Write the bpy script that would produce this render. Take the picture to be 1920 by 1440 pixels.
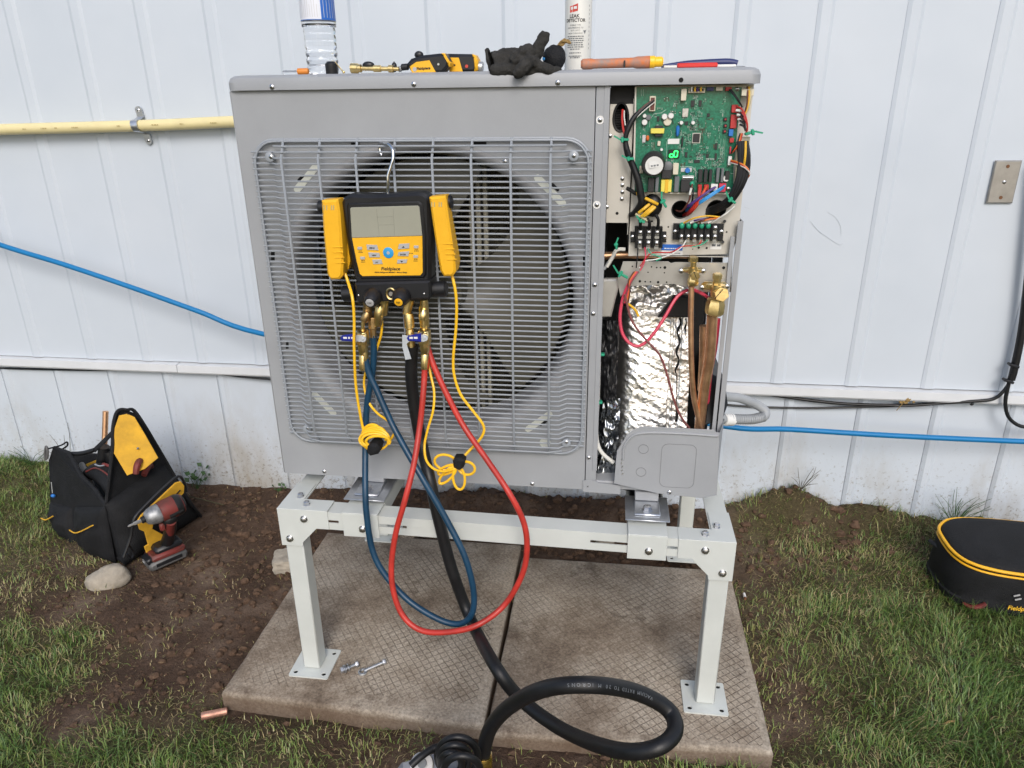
import bpy, math, random
import numpy as np
from mathutils import Vector, Matrix, noise
from mathutils.geometry import tessellate_polygon
random.seed(7)
PI = math.pi
scene = bpy.context.scene
col = scene.collection
for o in list(bpy.data.objects): bpy.data.objects.remove(o)

# ------------------------------------------------------------------ camera
CAM = Vector((0.2462, -1.4379, 1.3173)); PITCH, YAW, ROLL, FPX = 0.3765, 0.1364, -0.0128, 1365.9
def _axes():
    cp, sp = math.cos(PITCH), math.sin(PITCH)
    Z = Matrix.Rotation(YAW, 3, 'Z')
    f, u, r = Z @ Vector((0, cp, -sp)), Z @ Vector((0, sp, cp)), Z @ Vector((1, 0, 0))
    cr, sr = math.cos(ROLL), math.sin(ROLL)
    return r*cr + u*sr, u*cr - r*sr, f
RT, UP, FW = _axes()
cd = bpy.data.cameras.new('camera'); cam = bpy.data.objects.new('camera', cd); col.objects.link(cam)
cd.sensor_fit = 'HORIZONTAL'; cd.sensor_width = 36; cd.lens = 36*FPX/1920; cd.clip_start = .02; cd.clip_end = 400
m = Matrix((RT, UP, -FW)).transposed().to_4x4(); m.translation = CAM; cam.matrix_world = m
scene.camera = cam
# ------------------------------------------------------------------ light
SUN_EL, SUN_AZ = math.radians(38), math.radians(168)      # azimuth clockwise from +Y
w = bpy.data.worlds.new('World'); scene.world = w; w.use_nodes = True
nt = w.node_tree; bg = nt.nodes['Background']; sky = nt.nodes.new('ShaderNodeTexSky')
sky.sky_type = 'NISHITA'; sky.sun_disc = False; sky.sun_elevation = SUN_EL; sky.sun_rotation = SUN_AZ
sky.dust_density = 2.5; sky.air_density = 1.0; sky.ozone_density = 1.0
nt.links.new(sky.outputs[0], bg.inputs[0]); bg.inputs[1].default_value = 0.13
sl = bpy.data.lights.new('sun', 'SUN'); sl.energy = 1.25; sl.angle = math.radians(24); sl.color = (1, .975, .95)
so = bpy.data.objects.new('sun', sl); col.objects.link(so)
sd = Vector((math.sin(SUN_AZ)*math.cos(SUN_EL), math.cos(SUN_AZ)*math.cos(SUN_EL), math.sin(SUN_EL)))
so.rotation_euler = sd.to_track_quat('Z', 'Y').to_euler(); so.location = sd*8
vs = scene.view_settings; vs.view_transform = 'Standard'; vs.look = 'None'; vs.gamma = 1; vs.exposure = 0.42
scene.render.engine = 'CYCLES'

# ------------------------------------------------------------------ survey helpers: photo pixel -> point in the place
def ray(px, py): return FW + RT*((px-960)/FPX) + UP*((720-py)/FPX)
def at(px, py, Y): d = ray(px, py); return CAM + d*((Y-CAM.y)/d.y)
def gr(px, py, z=0.): d = ray(px, py); return CAM + d*((z-CAM.z)/d.z)
def dp(px, py, dist): return CAM + ray(px, py)*dist
def V4(x, y): return (1100+x/4, 140+y/4)
def V3(x, y): return (1090+x/3.064, 470+y/3.064)

# ------------------------------------------------------------------ materials
MATS = {}
def srgb(r, g, b):
    f = lambda c: (c/255/12.92 if c <= 10 else ((c/255+.055)/1.055)**2.4)
    return (f(r), f(g), f(b))
def mat(name, c, rough=.5, metal=0., var=.12, vs_=18., bump=0., bs=60., c2=None, coat=0., emit=0., trans=0., spec=.5, aniso=0, det=4.):
    m = bpy.data.materials.new(name); m.use_nodes = True; MATS[name] = m
    n = m.node_tree.nodes; L = m.node_tree.links; b = n['Principled BSDF']
    b.inputs['Roughness'].default_value = rough; b.inputs['Metallic'].default_value = metal
    b.inputs['Specular IOR Level'].default_value = spec
    b.inputs['Coat Weight'].default_value = coat; b.inputs['Transmission Weight'].default_value = trans
    if emit: b.inputs['Emission Color'].default_value = (*c, 1); b.inputs['Emission Strength'].default_value = emit
    tc = n.new('ShaderNodeTexCoord')
    nz = n.new('ShaderNodeTexNoise'); nz.inputs['Scale'].default_value = vs_; nz.inputs['Detail'].default_value = det
    nz.inputs['Roughness'].default_value = .65
    L.new(tc.outputs['Object'], nz.inputs['Vector'])
    rp = n.new('ShaderNodeValToRGB'); rp.color_ramp.elements[0].position = .3; rp.color_ramp.elements[1].position = .72
    ca = c2 if c2 else tuple(max(0, x*(1-var)) for x in c); cb = c if c2 else tuple(min(1, x*(1+var)) for x in c)
    rp.color_ramp.elements[0].color = (*ca, 1); rp.color_ramp.elements[1].color = (*cb, 1)
    L.new(nz.outputs['Fac'], rp.inputs['Fac']); L.new(rp.outputs['Color'], b.inputs['Base Color'])
    mr = n.new('ShaderNodeMapRange'); mr.inputs['To Min'].default_value = max(.02, rough-.1); mr.inputs['To Max'].default_value = min(1, rough+.1)
    L.new(nz.outputs['Fac'], mr.inputs['Value']); L.new(mr.outputs['Result'], b.inputs['Roughness'])
    if bump:
        n2 = n.new('ShaderNodeTexNoise'); n2.inputs['Scale'].default_value = bs; n2.inputs['Detail'].default_value = 5
        L.new(tc.outputs['Object'], n2.inputs['Vector'])
        bp = n.new('ShaderNodeBump'); bp.inputs['Strength'].default_value = bump; bp.inputs['Distance'].default_value = .004
        L.new(n2.outputs['Fac'], bp.inputs['Height']); L.new(bp.outputs['Normal'], b.inputs['Normal'])
    return m
mat('panel_grey', (.305, .318, .335), .48, var=.07, vs_=6, bump=.06, bs=500, det=9)
mat('grille_grey', (.29, .315, .345), .42, var=.06)
mat('bell_grey', (.33, .335, .35), .42, var=.04)
mat('dark_inside', (.012, .012, .013), .7, bump=.2)
mat('fan_plastic', (.085, .08, .06), .38, var=.2, vs_=9)
mat('coil', (.20, .185, .13), .5, metal=.1, var=.4, vs_=14)
mat('bracket_beige', (.30, .285, .225), .45, var=.08)
mat('pale_slot', (.62, .64, .58), .6, var=.06)
mat('galv', (.50, .49, .46), .38, metal=.55, var=.06, vs_=25)
mat('ebox', (.56, .54, .49), .45, metal=.25, var=.05, vs_=12)
mat('zinc', (.55, .57, .60), .32, metal=.9, var=.12, vs_=40)
mat('screw', (.62, .62, .63), .28, metal=1., var=.1, vs_=60)
mat('lever_zinc', (.62, .66, .70), .35, metal=.35, var=.06)
mat('chrome', (.72, .73, .75), .12, metal=1., var=.05)
mat('black_hole', (.006, .006, .006), .9, var=0)
mat('cream', (.55, .575, .55), .42, var=.06, vs_=9, bump=.04, bs=300, det=9)
mat('brass', (.90, .67, .30), .3, metal=1., var=.15, vs_=60, bump=.05, bs=200)
mat('brass_dull', (.55, .38, .18), .42, metal=1., var=.3, vs_=70)
mat('copper', (.95, .52, .31), .44, metal=1., var=.25, vs_=40)
mat('copper_dull', (.60, .33, .24), .55, metal=.8, var=.2, vs_=60)
mat('gold', (.75, .52, .15), .25, metal=1., var=.1)
mat('black_plastic', (.0095, .010, .012), .42, var=.2, bump=.04, bs=250)
mat('black_rubber', (.006, .0062, .0072), .48, var=.3, vs_=40, bump=.04, bs=180)
mat('black_fabric', (.0085, .009, .0105), .7, var=.5, vs_=18, bump=.6, bs=420, spec=.3, det=9)
mat('grey_fabric', (.036, .035, .033), .9, var=.35, vs_=60, bump=.5, bs=500, spec=.2)
mat('yellow', (.83, .44, .018), .4, var=.05, vs_=40)
mat('yellow_cable', (.90, .52, .02), .38, var=.05)
mat('yellow_fabric', (.60, .33, .02), .75, var=.2, vs_=20, bump=.2, bs=500)
mat('lcd', (.32, .32, .26), .18, var=.05, vs_=10, coat=.6)
mat('lcd_line', (.16, .165, .14), .3, var=0)
mat('button_grey', (.40, .40, .40), .5, var=.04)
mat('button_blue', (.03, .30, .62), .4, var=.03)
mat('ink', (.012, .012, .012), .6, var=0)
mat('blue_hose', (.006, .042, .088), .4, var=.3, vs_=22, det=8)
mat('red_hose', (.45, .034, .024), .42, var=.28, vs_=22, det=8)
mat('handle_blue', (.012, .02, .24), .35, var=.1)
mat('white_plastic', (.72, .72, .70), .45, var=.03)
mat('paper', (.70, .70, .68), .7, var=.04)
mat('pcb', (.016, .23, .13), .36, var=.45, vs_=230, c2=(.003, .085, .047), coat=.3, det=6)
mat('pcb_trace', (.30, .46, .38), .5, var=.2)
mat('ic', (.02, .02, .022), .5, var=.1)
mat('comp_grey', (.13, .14, .15), .5, var=.1)
mat('comp_cream', (.62, .58, .46), .5, var=.05)
mat('comp_yellow', (.72, .62, .10), .5, var=.06)
mat('comp_blue', (.02, .16, .50), .45, var=.1)
mat('comp_red', (.42, .03, .03), .5, var=.15)
mat('comp_orange', (.62, .14, .03), .5, var=.1)
mat('comp_pale', (.50, .50, .50), .5, var=.05)
mat('panel_groove', (.17, .175, .18), .6, var=.05)
mat('gear_alloy', (.30, .31, .32), .5, metal=.6, var=.4, vs_=50)
mat('tin', (.55, .56, .55), .35, metal=.8, var=.2, vs_=200)
mat('led_green', (.02, 1., .12), .5, var=0, emit=3.)
mat('zip_green', (.02, .30, .17), .45, var=.1)
mat('wire_red', (.45, .025, .02), .42, var=.08)
mat('wire_pink', (.58, .045, .09), .42, var=.1)
mat('wire_orange', (.62, .17, .03), .42, var=.08)
mat('wire_yellow', (.72, .42, .03), .42, var=.08)
mat('wire_blue', (.03, .26, .60), .42, var=.08)
mat('wire_violet', (.06, .02, .16), .42, var=.08)
mat('wire_brown', (.12, .035, .025), .45, var=.1)
mat('wire_mauve', (.20, .07, .065), .45, var=.1)
mat('wire_white', (.66, .66, .62), .45, var=.04)
mat('wire_cream', (.50, .44, .28), .45, var=.08)
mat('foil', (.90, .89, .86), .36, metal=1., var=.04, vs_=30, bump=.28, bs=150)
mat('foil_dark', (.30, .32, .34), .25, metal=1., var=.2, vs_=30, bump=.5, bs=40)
mat('blue_pipe', (.003, .165, .40), .38, var=.05)
mat('yellow_pipe', (.70, .61, .33), .42, var=.06, vs_=20)
mat('print_brown', (.46, .37, .17), .7, var=.1)
mat('conduit', (.32, .34, .36), .45, var=.08)
mat('steel_plate', (.40, .385, .36), .42, metal=.7, var=.12, vs_=30)
mat('rust', (.16, .07, .03), .8, var=.3, vs_=90)
mat('wall_trim', (.58, .60, .62), .5, var=.05, vs_=9)
mat('tool_red', (.20, .020, .017), .58, vs_=22, c2=(.07, .03, .022), det=8)
mat('tool_grey', (.10, .10, .10), .5, var=.2)
mat('orange_worn', (.62, .17, .04), .6, var=.3, vs_=55, c2=(.22, .21, .20))
mat('orange', (.65, .22, .03), .5, var=.1)
mat('can_white', (.66, .66, .62), .4, var=.05, vs_=15)
mat('can_red', (.55, .06, .04), .5, var=.1)
mat('navy', (.02, .03, .12), .45, var=.1)
mat('level_red', (.62, .03, .025), .4, var=.06)
mat('bottle_label', (.70, .72, .78), .4, var=.05)
mat('label_blue', (.02, .13, .50), .4, var=.05)
mat('rock', (.34, .30, .24), .85, var=.25, vs_=25, bump=.5, bs=80)
mat('concrete_chunk', (.36, .32, .26), .9, var=.25, vs_=30, bump=.7, bs=90)
mat('clod', (.098, .061, .040), .95, var=.4, vs_=60, bump=.8, bs=120, spec=.2)
mat('leaf', (.035, .09, .02), .6, var=.4, vs_=60)
mat('dry_leaf', (.26, .17, .06), .8, var=.3, vs_=60)
mat('twig', (.07, .06, .03), .9, var=.3, vs_=60)
mat('pump_grey', (.28, .29, .31), .45, var=.06)
mat('scuff', (.45, .48, .52), .7, var=.1)
def clear_mat(name, c, rough, ior, trans=1.):
    m = mat(name, c, rough, var=.01, trans=trans); m.node_tree.nodes['Principled BSDF'].inputs['IOR'].default_value = ior; return m
clear_mat('clear_pet', (.97, .98, 1.), .05, 1.3)

# ------------------------------------------------------------------ mesh builder
class MB:
    def __init__(s): s.v = []; s.f = []; s.mi = []; s.cur = 0
    def add(s, vs, fs):
        b = len(s.v); s.v += [Vector(p) for p in vs]
        for f in fs: s.f.append([b+i for i in f]); s.mi.append(s.cur)
        return s
    def box(s, x0, x1, y0, y1, z0, z1, b=0., M=None):
        x0, x1 = min(x0, x1), max(x0, x1); y0, y1 = min(y0, y1), max(y0, y1); z0, z1 = min(z0, z1), max(z0, z1)
        b = min(b, .45*min(x1-x0, y1-y0, z1-z0)); X = (x0, x1); Y = (y0, y1); Z = (z0, z1); vs = []
        if b <= 0:
            vs = [Vector((X[i], Y[j], Z[k])) for i in (0, 1) for j in (0, 1) for k in (0, 1)]
            fs = [(0, 1, 3, 2), (4, 6, 7, 5), (0, 4, 5, 1), (2, 3, 7, 6), (0, 2, 6, 4), (1, 5, 7, 3)]
        else:
            sg = (1, -1); idx = {}
            for i in (0, 1):
                for j in (0, 1):
                    for k in (0, 1):
                        p = (X[i], Y[j], Z[k]); q = (p[0]+sg[i]*b, p[1]+sg[j]*b, p[2]+sg[k]*b)
                        for a, pt in enumerate(((p[0], q[1], q[2]), (q[0], p[1], q[2]), (q[0], q[1], p[2]))):
                            idx[i, j, k, a] = len(vs); vs.append(Vector(pt))
            I = lambda i, j, k, a: idx[i, j, k, a]; fs = []
            for i in (0, 1): fs.append([I(i, 0, 0, 0), I(i, 0, 1, 0), I(i, 1, 1, 0), I(i, 1, 0, 0)][::1 if i == 0 else -1])
            for j in (0, 1): fs.append([I(0, j, 0, 1), I(1, j, 0, 1), I(1, j, 1, 1), I(0, j, 1, 1)][::1 if j == 0 else -1])
            for k in (0, 1): fs.append([I(0, 0, k, 2), I(0, 1, k, 2), I(1, 1, k, 2), I(1, 0, k, 2)][::1 if k == 0 else -1])
            for i in (0, 1):
                for j in (0, 1): fs.append([I(i, j, 0, 0), I(i, j, 1, 0), I(i, j, 1, 1), I(i, j, 0, 1)])
                for k in (0, 1): fs.append([I(i, 0, k, 0), I(i, 1, k, 0), I(i, 1, k, 2), I(i, 0, k, 2)])
            for j in (0, 1):
                for k in (0, 1): fs.append([I(0, j, k, 1), I(1, j, k, 1), I(1, j, k, 2), I(0, j, k, 2)])
            for i in (0, 1):
                for j in (0, 1):
                    for k in (0, 1): fs.append([I(i, j, k, a) for a in range(3)])
            c = Vector(((x0+x1)/2, (y0+y1)/2, (z0+z1)/2))
            for q, f in enumerate(fs):
                n = (vs[f[1]]-vs[f[0]]).cross(vs[f[2]]-vs[f[0]])
                if n.dot(sum((vs[i] for i in f), Vector())/len(f)-c) < 0: fs[q] = list(f)[::-1]
        if M is not None: vs = [M @ p for p in vs]
        return s.add(vs, fs)
    def obox(s, c, size, M3, b=0.):
        M = Matrix.Translation(c) @ M3.to_4x4(); h = [d/2 for d in size]
        return s.box(-h[0], h[0], -h[1], h[1], -h[2], h[2], b, M)
    def lathe(s, p0, ax, prof, n=20, cap0=True, cap1=True):
        p0 = Vector(p0); ax = Vector(ax).normalized(); a = ax.orthogonal().normalized(); c = ax.cross(a); vs = []; fs = []
        for r, h in prof:
            for i in range(n):
                t = 2*PI*i/n; vs.append(p0+ax*h+(a*math.cos(t)+c*math.sin(t))*r)
        for k in range(len(prof)-1):
            for i in range(n): fs.append((k*n+i, k*n+(i+1) % n, (k+1)*n+(i+1) % n, (k+1)*n+i))
        if cap0: fs.append(tuple(range(n))[::-1])
        if cap1: fs.append(tuple((len(prof)-1)*n+i for i in range(n)))
        return s.add(vs, fs)
    def cyl(s, p0, p1, r, r1=None, n=14, b=0.):
        p0, p1 = Vector(p0), Vector(p1); h = (p1-p0).length; r1 = r if r1 is None else r1
        pr = [(r-b, 0), (r, b), (r1, h-b), (r1-b, h)] if b else [(r, 0), (r1, h)]
        return s.lathe(p0, p1-p0, pr, n)
    def tube(s, pts, r, n=8, sub=6, closed=False, flat=1., smooth=True):
        P = [Vector(p) for p in pts]; R = list(r) if isinstance(r, (list, tuple)) else [r]*len(P); Q = []; RR = []
        if smooth and len(P) > 2:
            N = len(P); segs = N if closed else N-1
            for i in range(segs):
                g = (lambda k: P[k % N]) if closed else (lambda k: P[max(0, min(N-1, k))])
                a, b, c, d = g(i-1), g(i), g(i+1), g(i+2)
                for q in range(sub):
                    t = q/sub; Q.append(.5*((2*b)+(c-a)*t+(2*a-5*b+4*c-d)*t*t+(3*b-a-3*c+d)*t**3))
                    RR.append(R[i % N]*(1-t)+R[(i+1) % N]*t)
            if not closed: Q.append(P[-1]); RR.append(R[-1])
        else: Q, RR = P, R
        N = len(Q); vs = []; fs = []
        T = (Q[1]-Q[0]).normalized(); nrm = T.orthogonal().normalized()
        for i in range(N):
            T2 = ((Q[(i+1) % N]-Q[i-1]) if closed else (Q[min(N-1, i+1)]-Q[max(0, i-1)]))
            if T2.length < 1e-9: T2 = T
            T2.normalize(); nrm = T.rotation_difference(T2) @ nrm; T = T2; bn = T.cross(nrm)
            for k in range(n):
                t = 2*PI*k/n; vs.append(Q[i]+(nrm*math.cos(t)+bn*math.sin(t)*flat)*RR[i])
        for i in range(N if closed else N-1):
            for k in range(n): fs.append((i*n+k, i*n+(k+1) % n, ((i+1) % N)*n+(k+1) % n, ((i+1) % N)*n+k))
        if not closed: fs.append(tuple(range(n))[::-1]); fs.append(tuple((N-1)*n+k for k in range(n)))
        return s.add(vs, fs)
    def plate(s, outer, holes, y0, y1):
        """vertical sheet: outline and holes as (x,z) loops, front at y0, back at y1"""
        loops = [[Vector((p[0], p[1], 0)) for p in L] for L in [outer]+list(holes)]
        flat = [p for L in loops for p in L]; tr = tessellate_polygon(loops); N = len(flat)
        vs = [(p.x, y0, p.y) for p in flat]+[(p.x, y1, p.y) for p in flat]; fs = []
        for t in tr:
            a, b, c = (flat[i] for i in t); ccw = (b-a).cross(c-a).z > 0
            t = tuple(t) if ccw else tuple(t)[::-1]           # front faces -Y
            fs.append(t); fs.append(tuple(i+N for i in t[::-1]))
        k = 0
        for L in loops:
            n = len(L); ar = sum(L[i].x*L[(i+1) % n].y-L[(i+1) % n].x*L[i].y for i in range(n)); out = (L is loops[0])
            for i in range(n):
                a, b = k+i, k+(i+1) % n; q = (a, a+N, b+N, b)
                fs.append(q if (ar > 0) == out else q[::-1])
            k += n
        return s.add(vs, fs)
    def poly(s, pts, d, b=0.):
        """polygon of 3-D points extruded by the vector d, front rim pulled in by b"""
        P = [Vector(p) for p in pts]; n = len(P); d = Vector(d); c = sum(P, Vector())/n
        nr = Vector()
        for i in range(n): nr += (P[i]-c).cross(P[(i+1) % n]-c)
        if nr.dot(d) > 0: P = P[::-1]
        dn = d.normalized()
        def inset(L, a):
            o = []
            for i in range(n):
                e1 = (L[i]-L[i-1]).normalized(); e2 = (L[(i+1) % n]-L[i]).normalized()
                t = (e2-e1); 
                m_ = ((e1.cross(dn))+(e2.cross(dn)))
                if m_.length < 1e-6: m_ = e1.cross(dn)
                m_.normalize(); k = max(.5, m_.dot(e1.cross(dn)))
                o.append(L[i]+m_*a/k)
            return o
        vs = []; rings = []
        if b:
            I1 = inset(P, b); I2 = inset(P, -b)
            ar = lambda L: sum(((L[i]-c).cross(L[(i+1) % n]-c) for i in range(n)), Vector()).length
            inn = I1 if ar(I1) < ar(I2) else I2
            rings = [inn, [p+dn*b for p in P], [p+d-dn*b for p in P], [p+d for p in inn]]
        else: rings = [P, [p+d for p in P]]
        for R_ in rings: vs += R_
        fs = [tuple(range(n))]
        for k in range(len(rings)-1):
            for i in range(n): fs.append((k*n+(i+1) % n, k*n+i, (k+1)*n+i, (k+1)*n+(i+1) % n))
        fs.append(tuple((len(rings)-1)*n+i for i in range(n))[::-1])
        return s.add(vs, fs)
    def pp(s, px, yf, yb, b=0.):
        return s.poly([at(x, y, yf) for x, y in px], (0, yb-yf, 0), b)
    def ball(s, c, r, n=12, m=8, fn=None, M3=None):
        c = Vector(c); r = (r, r, r) if not isinstance(r, (tuple, list)) else r; vs = []; fs = []
        for j in range(m+1):
            ph = PI*j/m
            for i in range(n):
                t = 2*PI*i/n; d = Vector((math.sin(ph)*math.cos(t), math.sin(ph)*math.sin(t), math.cos(ph)))
                k = fn(d) if fn else 1.
                p = Vector((d.x*r[0]*k, d.y*r[1]*k, d.z*r[2]*k)); vs.append(c+(M3 @ p if M3 else p))
        for j in range(m):
            for i in range(n): fs.append((j*n+i, (j+1)*n+i, (j+1)*n+(i+1) % n, j*n+(i+1) % n))
        return s.add(vs, fs)
    def mesh(s, name, mats, ang=38, origin=None):
        lo = Vector([min(p[i] for p in s.v) for i in range(3)]); hi = Vector([max(p[i] for p in s.v) for i in range(3)])
        c = (lo+hi)/2 if origin is None else Vector(origin)
        me = bpy.data.meshes.new(name); me.from_pydata([p-c for p in s.v], [], s.f)
        for q in (mats if isinstance(mats, (list, tuple)) else [mats]): me.materials.append(MATS[q])
        me.polygons.foreach_set('material_index', s.mi); me.polygons.foreach_set('use_smooth', [True]*len(s.f))
        me.update(); me.set_sharp_from_angle(angle=math.radians(ang)); return me, c, lo
    def build(s, name, mats, parent=None, ang=38, **tags):
        me, c, lo = s.mesh(name, mats, ang)
        if parent is None:
            d = Vector((c.x, c.y, lo.z)); me.transform(Matrix.Translation(c-d)); c = d
        o = bpy.data.objects.new(name, me); col.objects.link(o); o.location = c
        if parent is not None: attach(o, parent)
        return tag(o, **tags)
WL = {}
def wloc(o): return WL.get(o.name) or Vector()
def attach(o, parent):
    loc = o.location.copy(); WL[o.name] = loc; o.parent = parent
    o.matrix_parent_inverse = Matrix.Translation(-wloc(parent))
    return o
def tag(o, label=None, category=None, group=None, kind=None):
    WL[o.name] = o.location.copy()
    if label: o['label'] = label
    if category: o['category'] = category
    if group: o['group'] = group
    if kind: o['kind'] = kind
    return o
def thing(name, loc, label, category, group=None):
    o = bpy.data.objects.new(name, None); o.empty_display_size = .05; col.objects.link(o); o.location = Vector(loc)
    return tag(o, label, category, group)
def inst(name, me, M, parent, **tags):
    """another object sharing the mesh me, placed in the world by M under parent"""
    o = bpy.data.objects.new(name, me); col.objects.link(o)
    if parent is not None: o.parent = parent; o.matrix_parent_inverse = Matrix.Translation(-wloc(parent))
    o.matrix_basis = M; WL[o.name] = M.translation.copy()
    for k, v in tags.items(): o[k] = v
    return o
def one(name, parent, mats, fn, **k):
    b = MB(); fn(b); return b.build(name, mats, parent, **k)
def text(s_, size, M, mats, parent, name='lettering', shear=0., extrude=.0002, bend=None, bold=0., space=1., align='CENTER'):
    cu = bpy.data.curves.new(name, 'FONT'); cu.body = s_; cu.size = size; cu.align_x = align; cu.align_y = 'CENTER'
    cu.shear = shear; cu.extrude = extrude; cu.offset = bold; cu.space_character = space; cu.resolution_u = 3
    o = bpy.data.objects.new(name, cu); col.objects.link(o); bpy.context.view_layer.update()
    me = bpy.data.meshes.new_from_object(o.evaluated_get(bpy.context.evaluated_depsgraph_get()))
    bpy.data.objects.remove(o); bpy.data.curves.remove(cu)
    if bend:
        for v in me.vertices:
            t = v.co.x/bend; rr = bend+v.co.z; v.co = Vector((rr*math.sin(t), v.co.y, rr*math.cos(t)-bend))
    me.transform(M); me.materials.clear(); me.materials.append(MATS[mats])
    b = MB(); b.v = [v.co.copy() for v in me.vertices]; b.f = [list(p.vertices) for p in me.polygons]; b.mi = [0]*len(b.f)
    bpy.data.meshes.remove(me)
    return b.build(name, mats, parent)
def facing(p, rot=0., tilt=0.):
    """frame for text or flat marks lying on a vertical face seen from -Y"""
    return Matrix.Translation(p) @ Matrix.Rotation(PI/2+tilt, 4, 'X') @ Matrix.Rotation(rot, 4, 'Z')
def dashes(p, w, h, mt, parent, seed=1, rot=0., bend=None, name='printing', Mx=None):
    """a line of fine print too small to read: a row of short bars on a face seen from -Y"""
    rr = random.Random(seed); q = MB(); x = -w/2
    while x < w/2-h*.3:
        l = min(rr.uniform(.6, 2.6)*h, w/2-x); n_ = 2 if bend else 1
        for k in range(n_):
            a, c_ = x+l*k/n_, x+l*(k+1)/n_
            P = [(a, -h/2), (c_, -h/2), (c_, h/2), (a, h/2)]; R_ = bend
            q.add([Vector((R_*math.sin(u/R_), v, R_*math.cos(u/R_)-R_)) if R_ else Vector((u, v, 0)) for u, v in P], [(0, 1, 2, 3)])
        x += l+h*rr.uniform(.3, .7)
    M = Mx if Mx is not None else facing(p, rot); q.v = [M @ v for v in q.v]
    return q.build(name, mt, parent)
def screw_mesh(r, washer=0., mats=('screw', 'black_hole', 'white_plastic')):
    b = MB()
    if washer: b.cur = 2; b.lathe((0, 0, 0), (0, -1, 0), [(washer, -.0005), (washer, .0008)], 16); b.cur = 0
    b.lathe((0, .0, 0), (0, -1, 0), [(r, -.001), (r, .0012), (r*.8, r*.45), (r*.3, r*.62), (r*.12, r*.62)], 14)
    b.cur = 1; b.box(-r*.55, r*.55, -r*.66, -r*.6, -r*.1, r*.1); b.box(-r*.1, r*.1, -r*.665, -r*.6, -r*.55, r*.55)
    return b.mesh('screw', list(mats), origin=(0, 0, 0))[0]
SCREW = screw_mesh(.0048); SCREW_W = screw_mesh(.0045, .0075); SCREW_S = screw_mesh(.0038)
def screw(px, py, Y, parent, me=None, rot=None):
    M = Matrix.Translation(at(px, py, Y)) @ Matrix.Rotation(rot if rot is not None else random.uniform(0, 1.5), 4, 'Y')
    return inst('screw', me or SCREW, M, parent)
def ring(cx, cz, r, n=40, rz=None): return [(cx+r*math.cos(2*PI*i/n), cz+(rz or r)*math.sin(2*PI*i/n)) for i in range(n)]
def rrect(x0, x1, z0, z1, r, n=6):
    o = []
    for cx, cz, a in ((x1-r, z1-r, 0), (x0+r, z1-r, PI/2), (x0+r, z0+r, PI), (x1-r, z0+r, 1.5*PI)):
        for k in range(n+1): t = a+PI/2*k/n; o.append((cx+r*math.cos(t), cz+r*math.sin(t)))
    return o

# ================================================================== SETTING
# ---- turf survey: (photo px, py, density, dryness)
TURF = [(20,1420,1,.1),(200,1420,.95,.2),(400,1420,.9,.3),(560,1425,.6,.4),(700,1430,.3,.6),(130,1350,.12,.6),(180,1395,.5,.4),(60,1290,.9,.2),(20,1200,.85,.5),
 (130,1205,.9,.35),(110,1240,.9,.6),(205,1215,.4,.8),(60,1120,.4,.8),(130,1070,.35,.8),(20,1040,.6,.5),(60,960,.8,.3),(30,890,.95,.3),(90,900,.8,.4),(300,1120,0,.9),(400,1000,0,.9),
 (480,1150,0,.9),(330,1250,.02,.9),(300,1340,.4,.7),(240,1290,.1,.8),(460,1340,.2,.8),(520,1370,.5,.7),(620,1385,.3,.7),(420,1385,.8,.3),(220,1150,.02,.9),(100,1150,.2,.8),(450,950,0,.9),
 (250,1170,0,.9),(380,1230,0,.9),(560,960,0,.9),(700,960,0,.9),(900,950,.03,.9),(1100,960,.1,.9),(1250,960,.1,.9),(1000,1030,0,.9),(1180,1035,0,.9),
 (1400,950,.45,.8),(1450,1000,.65,.75),(1500,935,.3,.85),(1600,960,.5,.8),(1700,1000,.7,.7),(1430,1060,.35,.85),(1550,1050,.6,.8),(1650,1080,.75,.65),(1450,1170,.5,.65),(1560,1150,.75,.55),
 (1700,1180,.9,.3),(1850,1180,1,.1),(1900,1300,1,.1),(1700,1300,.85,.3),(1550,1280,.65,.45),(1480,1290,.3,.7),(1490,1360,.3,.6),(1560,1400,.8,.4),(1750,1420,.95,.25),(1900,1420,1,.1),
 (1350,1430,.6,.4),(1200,1432,.6,.4),(1060,1420,.06,.7),(950,1430,.06,.7),(1900,985,.4,.6),(1790,950,.8,.3)]
TP = np.array([[*gr(a, b, -.05).xy, c_, d_] for a, b, c_, d_ in TURF])
def turf(x, y):
    x = np.atleast_1d(x); y = np.atleast_1d(y)
    d2 = (x[:, None]-TP[None, :, 0])**2+(y[:, None]-TP[None, :, 1])**2+.0012
    wt = 1/d2**2; wt /= wt.sum(1)[:, None]
    return wt @ TP[:, 2], wt @ TP[:, 3]
SLABS = [(-.636, .003, -.205, .50), (.013, .635, -.222, .437)]
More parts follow.
